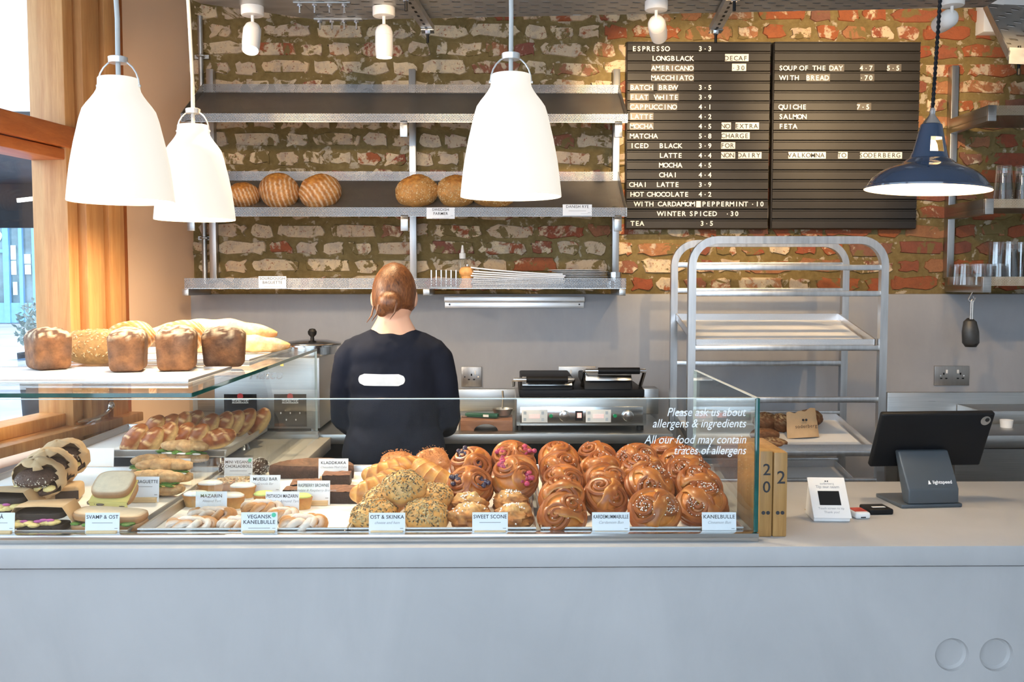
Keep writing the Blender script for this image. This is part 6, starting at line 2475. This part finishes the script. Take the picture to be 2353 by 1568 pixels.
b.tube([(0, .0, 1.29), (0, .006, 1.345), (0, .016, 1.385), (0, .03, 1.45)], [.095, .076, .053, .052], 16, sx=.55, ref=(0, 1, 0))
b.T = HD
b.ell((0, 0, 0), (.066, .088, .103), 26, 20)
b.ell((0, .055, -.07), (.046, .040, .036), 16, 12)             # jaw and chin
b.tube([(0, .088, .022), (0, .106, -.018), (0, .100, -.026)], [.008, .012, .009], 10)   # nose
for s in (-1, 1):
    b.ell((s * .068, -.006, -.010), (.011, .019, .030), 12, 10)      # ears
    b.ell((s * .030, .082, .012), (.014, .010, .009), 10, 8)         # eyelids
b.ell((0, .090, -.048), (.024, .010, .008), 12, 8)                 # mouth
b.T = None
for s in (-1, 1):
    ap = arm_pts(s)
    b.tube(ap, [.038, .042, .040, .036, .033, .025], 14)
    # hand flat on the bench edge: palm, four fingers, thumb
    w = Vector(ap[-1])
    b.tube([w, w + Vector((-s * .006, .035, -.012)), w + Vector((-s * .012, .085, -.026))], [.023, .030, .033], 12, sx=.55, sy=1.15, ref=(0, 0, 1))
    for k, (ox, ln) in enumerate(((-.030, .060), (-.010, .074), (.011, .068), (.030, .052))):
        q = w + Vector((-s * .012 + ox, .085, -.028))
        b.tube([q, q + Vector((ox * .15, ln * .45, .006)), q + Vector((ox * .25, ln * .8, -.004)), q + Vector((ox * .28, ln, -.012))], [.0095, .009, .0085, .007], 8)
    q = w + Vector((-s * .030, .040, -.016))
    b.tube([q, q + Vector((-s * .024, .028, -.004)), q + Vector((-s * .034, .054, -.012))], [.011, .010, .008], 8)
    b.tube([(s * .078, 0, .90), (s * .082, .005, .50), (s * .080, -.01, .08)], [.082, .056, .040], 16)
    b.tube([(s * .080, -.03, .045), (s * .082, .05, .035), (s * .086, .12, .03)], [.040, .040, .030], 12)
remeshed(b, 'body', M_skin, .0062, 4)
# long-sleeved navy top
c = MB()
c.ell((0, 0, .94), (.172, .132, .17), 22, 14)
c.ell((0, 0, 1.08), (.150, .116, .17), 22, 14)
c.ell((0, .008, 1.185), (.156, .120, .150), 22, 14)
c.tube([(-.125, .005, 1.274), (-.06, .002, 1.292), (.06, .002, 1.292), (.125, .005, 1.274)], [.050, .060, .060, .050], 16)
c.ell((0, -.004, 1.265), (.150, .098, .078), 22, 14)
for s in (-1, 1):
    ap = arm_pts(s)
    c.tube(ap, [.052, .054, .052, .048, .045, .037], 16)
shirt = remeshed(c, 'shirt', M_shirt, .0075, 8, disp=.012)
g = MB()
nx_, nz2 = 16, 6
def lz(i, j):
    u, v = i / nx_ * 2 - 1, j / nz2 * 2 - 1
    x = .055 * u
    # rounded ends
    x = x + .020 * math.copysign(math.sqrt(max(0, 1 - v * v)), u) * abs(u) ** 3
    return (x - .027, -.22, 1.192 + .0185 * v)
vs = [lz(i, j) for j in range(nz2 + 1) for i in range(nx_ + 1)]
g.add(vs, [(j * (nx_ + 1) + i, j * (nx_ + 1) + i + 1, (j + 1) * (nx_ + 1) + i + 1, (j + 1) * (nx_ + 1) + i) for j in range(nz2) for i in range(nx_)])
pr = g.build('back_print', mat('pale_print', (.55, .60, .66), .8, var=.08, scale=40), shirt)
sw = pr.modifiers.new('wrap', 'SHRINKWRAP')
sw.target = shirt
sw.wrap_method = 'PROJECT'
sw.use_project_y = True
sw.use_positive_direction = True
sw.use_negative_direction = False
sw.offset = .0015
sw.wrap_mode = 'ABOVE_SURFACE'
# trousers
t_ = MB()
t_.ell((0, 0, .86), (.155, .112, .10), 20, 12)
for s in (-1, 1):
    t_.tube([(s * .074, 0, .86), (s * .082, .005, .50), (s * .082, -.008, .09)], [.082, .074, .066], 16)
remeshed(t_, 'trousers', M_trouser, .009, 6)
for s in (-1, 1):
    sh = MB()
    sh.tube([(s * .080, -.055, .040), (s * .082, .0, .050), (s * .086, .08, .040), (s * .088, .150, .030)], [.034, .052, .048, .030], 14, sx=.75)
    for v in sh.v:
        v.z = max(v.z, .002)
    sh.build('shoe', M_black, per)
# hair: cap with a low knot at the nape
hm = MB()
hm.T = HD
def hcap(d):
    k = 0.0
    if d.y > .25:
        k -= min(.30, (d.y - .25) * .6) * (1 if d.z < .55 else max(0, 1 - (d.z - .55) * 4))
    if d.z < -.45:
        k -= min(.25, (-.45 - d.z) * .6)
    return k + .02 * nz(d, 4, 2)
hm.ell((0, -.006, .004), (.074, .098, .107), 30, 22, disp=hcap)
hm.ell((-.004, -.082, -.040), (.040, .036, .036), 18, 14, disp=lambda d: .08 * nz(d, 4, 5))
hm.ell((-.030, -.075, -.062), (.022, .020, .026), 14, 10)
hm.T = None
hr = remeshed(hm, 'hair', M_hair, .006, 3)
for s in ((-.035, -.12, 1.40), (.02, -.10, 1.405), (-.055, -.09, 1.395)):
    ws = MB()
    x, y, z = s
    ws.tube([(x, y + .03, z + .03), (x - .006, y + .02, z), (x - .022, y + .025, z - .022)], [.004, .003, .0012], 6)
    ws.build('loose_strand', M_hair, hr)
# ------------------------------------------------------------------ pendant lamps
M_opal = emitter('opal_lamp_glass', (1.0, .92, .78), .56, var=.02)
M_opal.node_tree.nodes['Principled BSDF'].inputs['Base Color'].default_value = (.35, .34, .32, 1)
M_cord = mat('grey_lamp_cord', (.52, .52, .50), .6, var=.05)
M_wirew = mat('silver_bail_wire', (.75, .74, .72), .3, .6, var=.05)
LAMP = [(.376, 2.36), (.385, 2.345), (.388, 2.22), (.41, 2.12), (.455, 2.04), (.52, 1.95), (.60, 1.85), (.675, 1.74), (.735, 1.55), (.79, 1.31), (.84, 1.10), (.885, .87), (.925, .65), (.955, .42), (.98, .20), (1.0, .0)]
def pendant(label, px, py_rim, px_w, Y, energy, cord_px=None):
    r = px_w / 2 * Y / FPX
    c = at(px, py_rim, Y)
    t = thing('pendant_lamp', label, 'pendant lamp', c)
    prof = [(a * r, b * r) for a, b in LAMP]
    inner = [(a * r - .0035, b * r) for a, b in reversed(LAMP)]
    m = MB()
    m.lathe(prof + [(r - .001, -.002)] + inner, 48)
    m.build('shade', M_opal, t)
    m = MB()
    m.lathe([(0, 2.335 * r), (.372 * r, 2.335 * r), (.372 * r, 2.31 * r), (0, 2.31 * r)], 32)
    m.build('top_disc', M_white, t)
    zt_ = 2.36 * r
    arc = []
    for k in range(13):
        a = PI * k / 12
        arc.append((math.cos(a) * .40 * r, 0, 2.22 * r + math.sin(a) * .50 * r))
    m = MB()
    m.tube(arc, .0022, 8)
    for s in (-1, 1):
        m.cyl((s * .37 * r, 0, 2.22 * r), (s * .43 * r, 0, 2.22 * r), .0035, n=10)
    m.build('bail_wire', M_wirew, t)
    zc = 2.72 * r
    m = MB()
    m.lathe([(.006, zc - .008), (.022, zc - .008), (.023, zc + .006), (.018, zc + .008), (.006, zc + .008)], 20)
    m.build('collar', M_wirew, t)
    top = (2.94 if Y < 2.6 else ZT - .002) - c.z
    dx = ((cord_px if cord_px is not None else px) - px) * Y / FPX
    m = MB()
    m.tube([(0, 0, zt_ - .01), (0, 0, zc), (.001, 0, zc + .1), (dx * .6, 0, zc + .3), (dx, 0, top)], .0058, 10)
    m.build('cord', M_cord, t)
    l = bpy.data.lights.new('lamp_bulb', 'POINT')
    l.energy = energy
    l.color = (1.0, .80, .55)
    l.shadow_soft_size = .05
    lo = bpy.data.objects.new('lamp_bulb', l)
    C.objects.link(lo)
    lo.parent = t
    lo.location = (0, 0, .35 * r)
    return t
pendant('white opal pendant lamp hanging above the berry buns', 1174, 451, 231, 2.40, 12, 1172)
pendant('white opal pendant lamp nearest the window, in front', 279, 462, 232, 2.38, 12, 268)
pendant('smaller-looking white opal pendant lamp hanging behind near the corner', 448, 504, 179, 3.08, 22, 441)

# navy enamel pendant with openings in its neck
Y = 2.30
r = 137 * Y / FPX
c = at(2130, 437, Y)
t = thing('enamel_pendant', 'navy enamel pendant lamp with a vented neck above the till', 'pendant lamp', c, (R(0), R(2.5), 0))
M_navy = mat('navy_enamel', (.030, .052, .095), .12, var=.08, coat=.6)
M_cream = mat('cream_enamel', (.80, .70, .55), .35, var=.03)
k = Y / FPX
NP = [(20, 150), (23, 148), (30, 118), (38, 84), (42, 72), (52, 66), (59, 60), (66, 56), (85, 50), (104, 40), (120, 26), (130, 12), (134, 6), (137, 4), (137, 0)]
N = 48
def skip(i, kk):
    if i != 2:
        return False
    a = (kk + .5) / N * 360
    return any(abs(((a - q + 180) % 360) - 180) < 24 for q in (274, 30, 150))
m = MB()
m.lathe([(a * k, b * k) for a, b in NP], N, skip=skip)
m.build('shade', M_navy, t)
m = MB()
m.lathe([((a - 1.2) * k, (b - .6) * k) for a, b in NP[:-1]] + [(137 * k, 0)], N, skip=skip)
m.build('inner_enamel', M_cream, t)
m = MB()
m.lathe([(0, 186 * k), (4 * k, 186 * k), (7 * k, 178 * k), (6 * k, 172 * k), (8 * k, 168 * k), (14 * k, 160 * k), (18 * k, 154 * k), (21 * k, 149 * k), (20 * k, 147 * k), (0, 147 * k)], 24)
m.build('gallery', M_chrome, t)
m = MB()
m.lathe([(0, 140 * k), (9 * k, 140 * k), (11 * k, 126 * k), (11 * k, 112 * k), (0, 112 * k)], 20)
m.build('lamp_holder', M_galv, t)
m = MB()
m.lathe([(11 * k, 112 * k), (15 * k, 104 * k), (18 * k, 90 * k), (16 * k, 72 * k), (9 * k, 62 * k), (0, 60 * k)], 24)
m.build('bulb', emitter('warm_bulb', (1, .82, .55), 1.2), t)
m = MB()
pts = []
for q in range(2):
    pts = [(.0022 * math.cos(z * 260 + q * PI), .0022 * math.sin(z * 260 + q * PI), 184 * k + z * 1.0) for z in [i * .006 for i in range(96)]]
    m.tube(pts, .0030, 6)
m.build('twisted_cord', M_black, t)
l = bpy.data.lights.new('lamp_bulb', 'POINT')
l.energy = 4.2
l.color = (1, .76, .46)
l.shadow_soft_size = .03
lo = bpy.data.objects.new('lamp_bulb', l)
C.objects.link(lo)
lo.parent = t
lo.location = (0, 0, 40 * k)
# ------------------------------------------------------------------ print and crumbs too small to pick apart
SMALL = {'lettering', 'fine_print', 'screws', 'pin_slots', 'buttons', 'icons', 'slots', 'branded_dots', 'logo_dots', 'printed_dots', 'digits',
         'salad', 'egg', 'mushrooms', 'onion', 'filling', 'berry_filling', 'embossed_name', 'side_hook', 'barcode_label'}
for o in bpy.data.objects:
    if o.parent is not None and o.name.split('.')[0] in SMALL:
        o['kind'] = 'stuff'
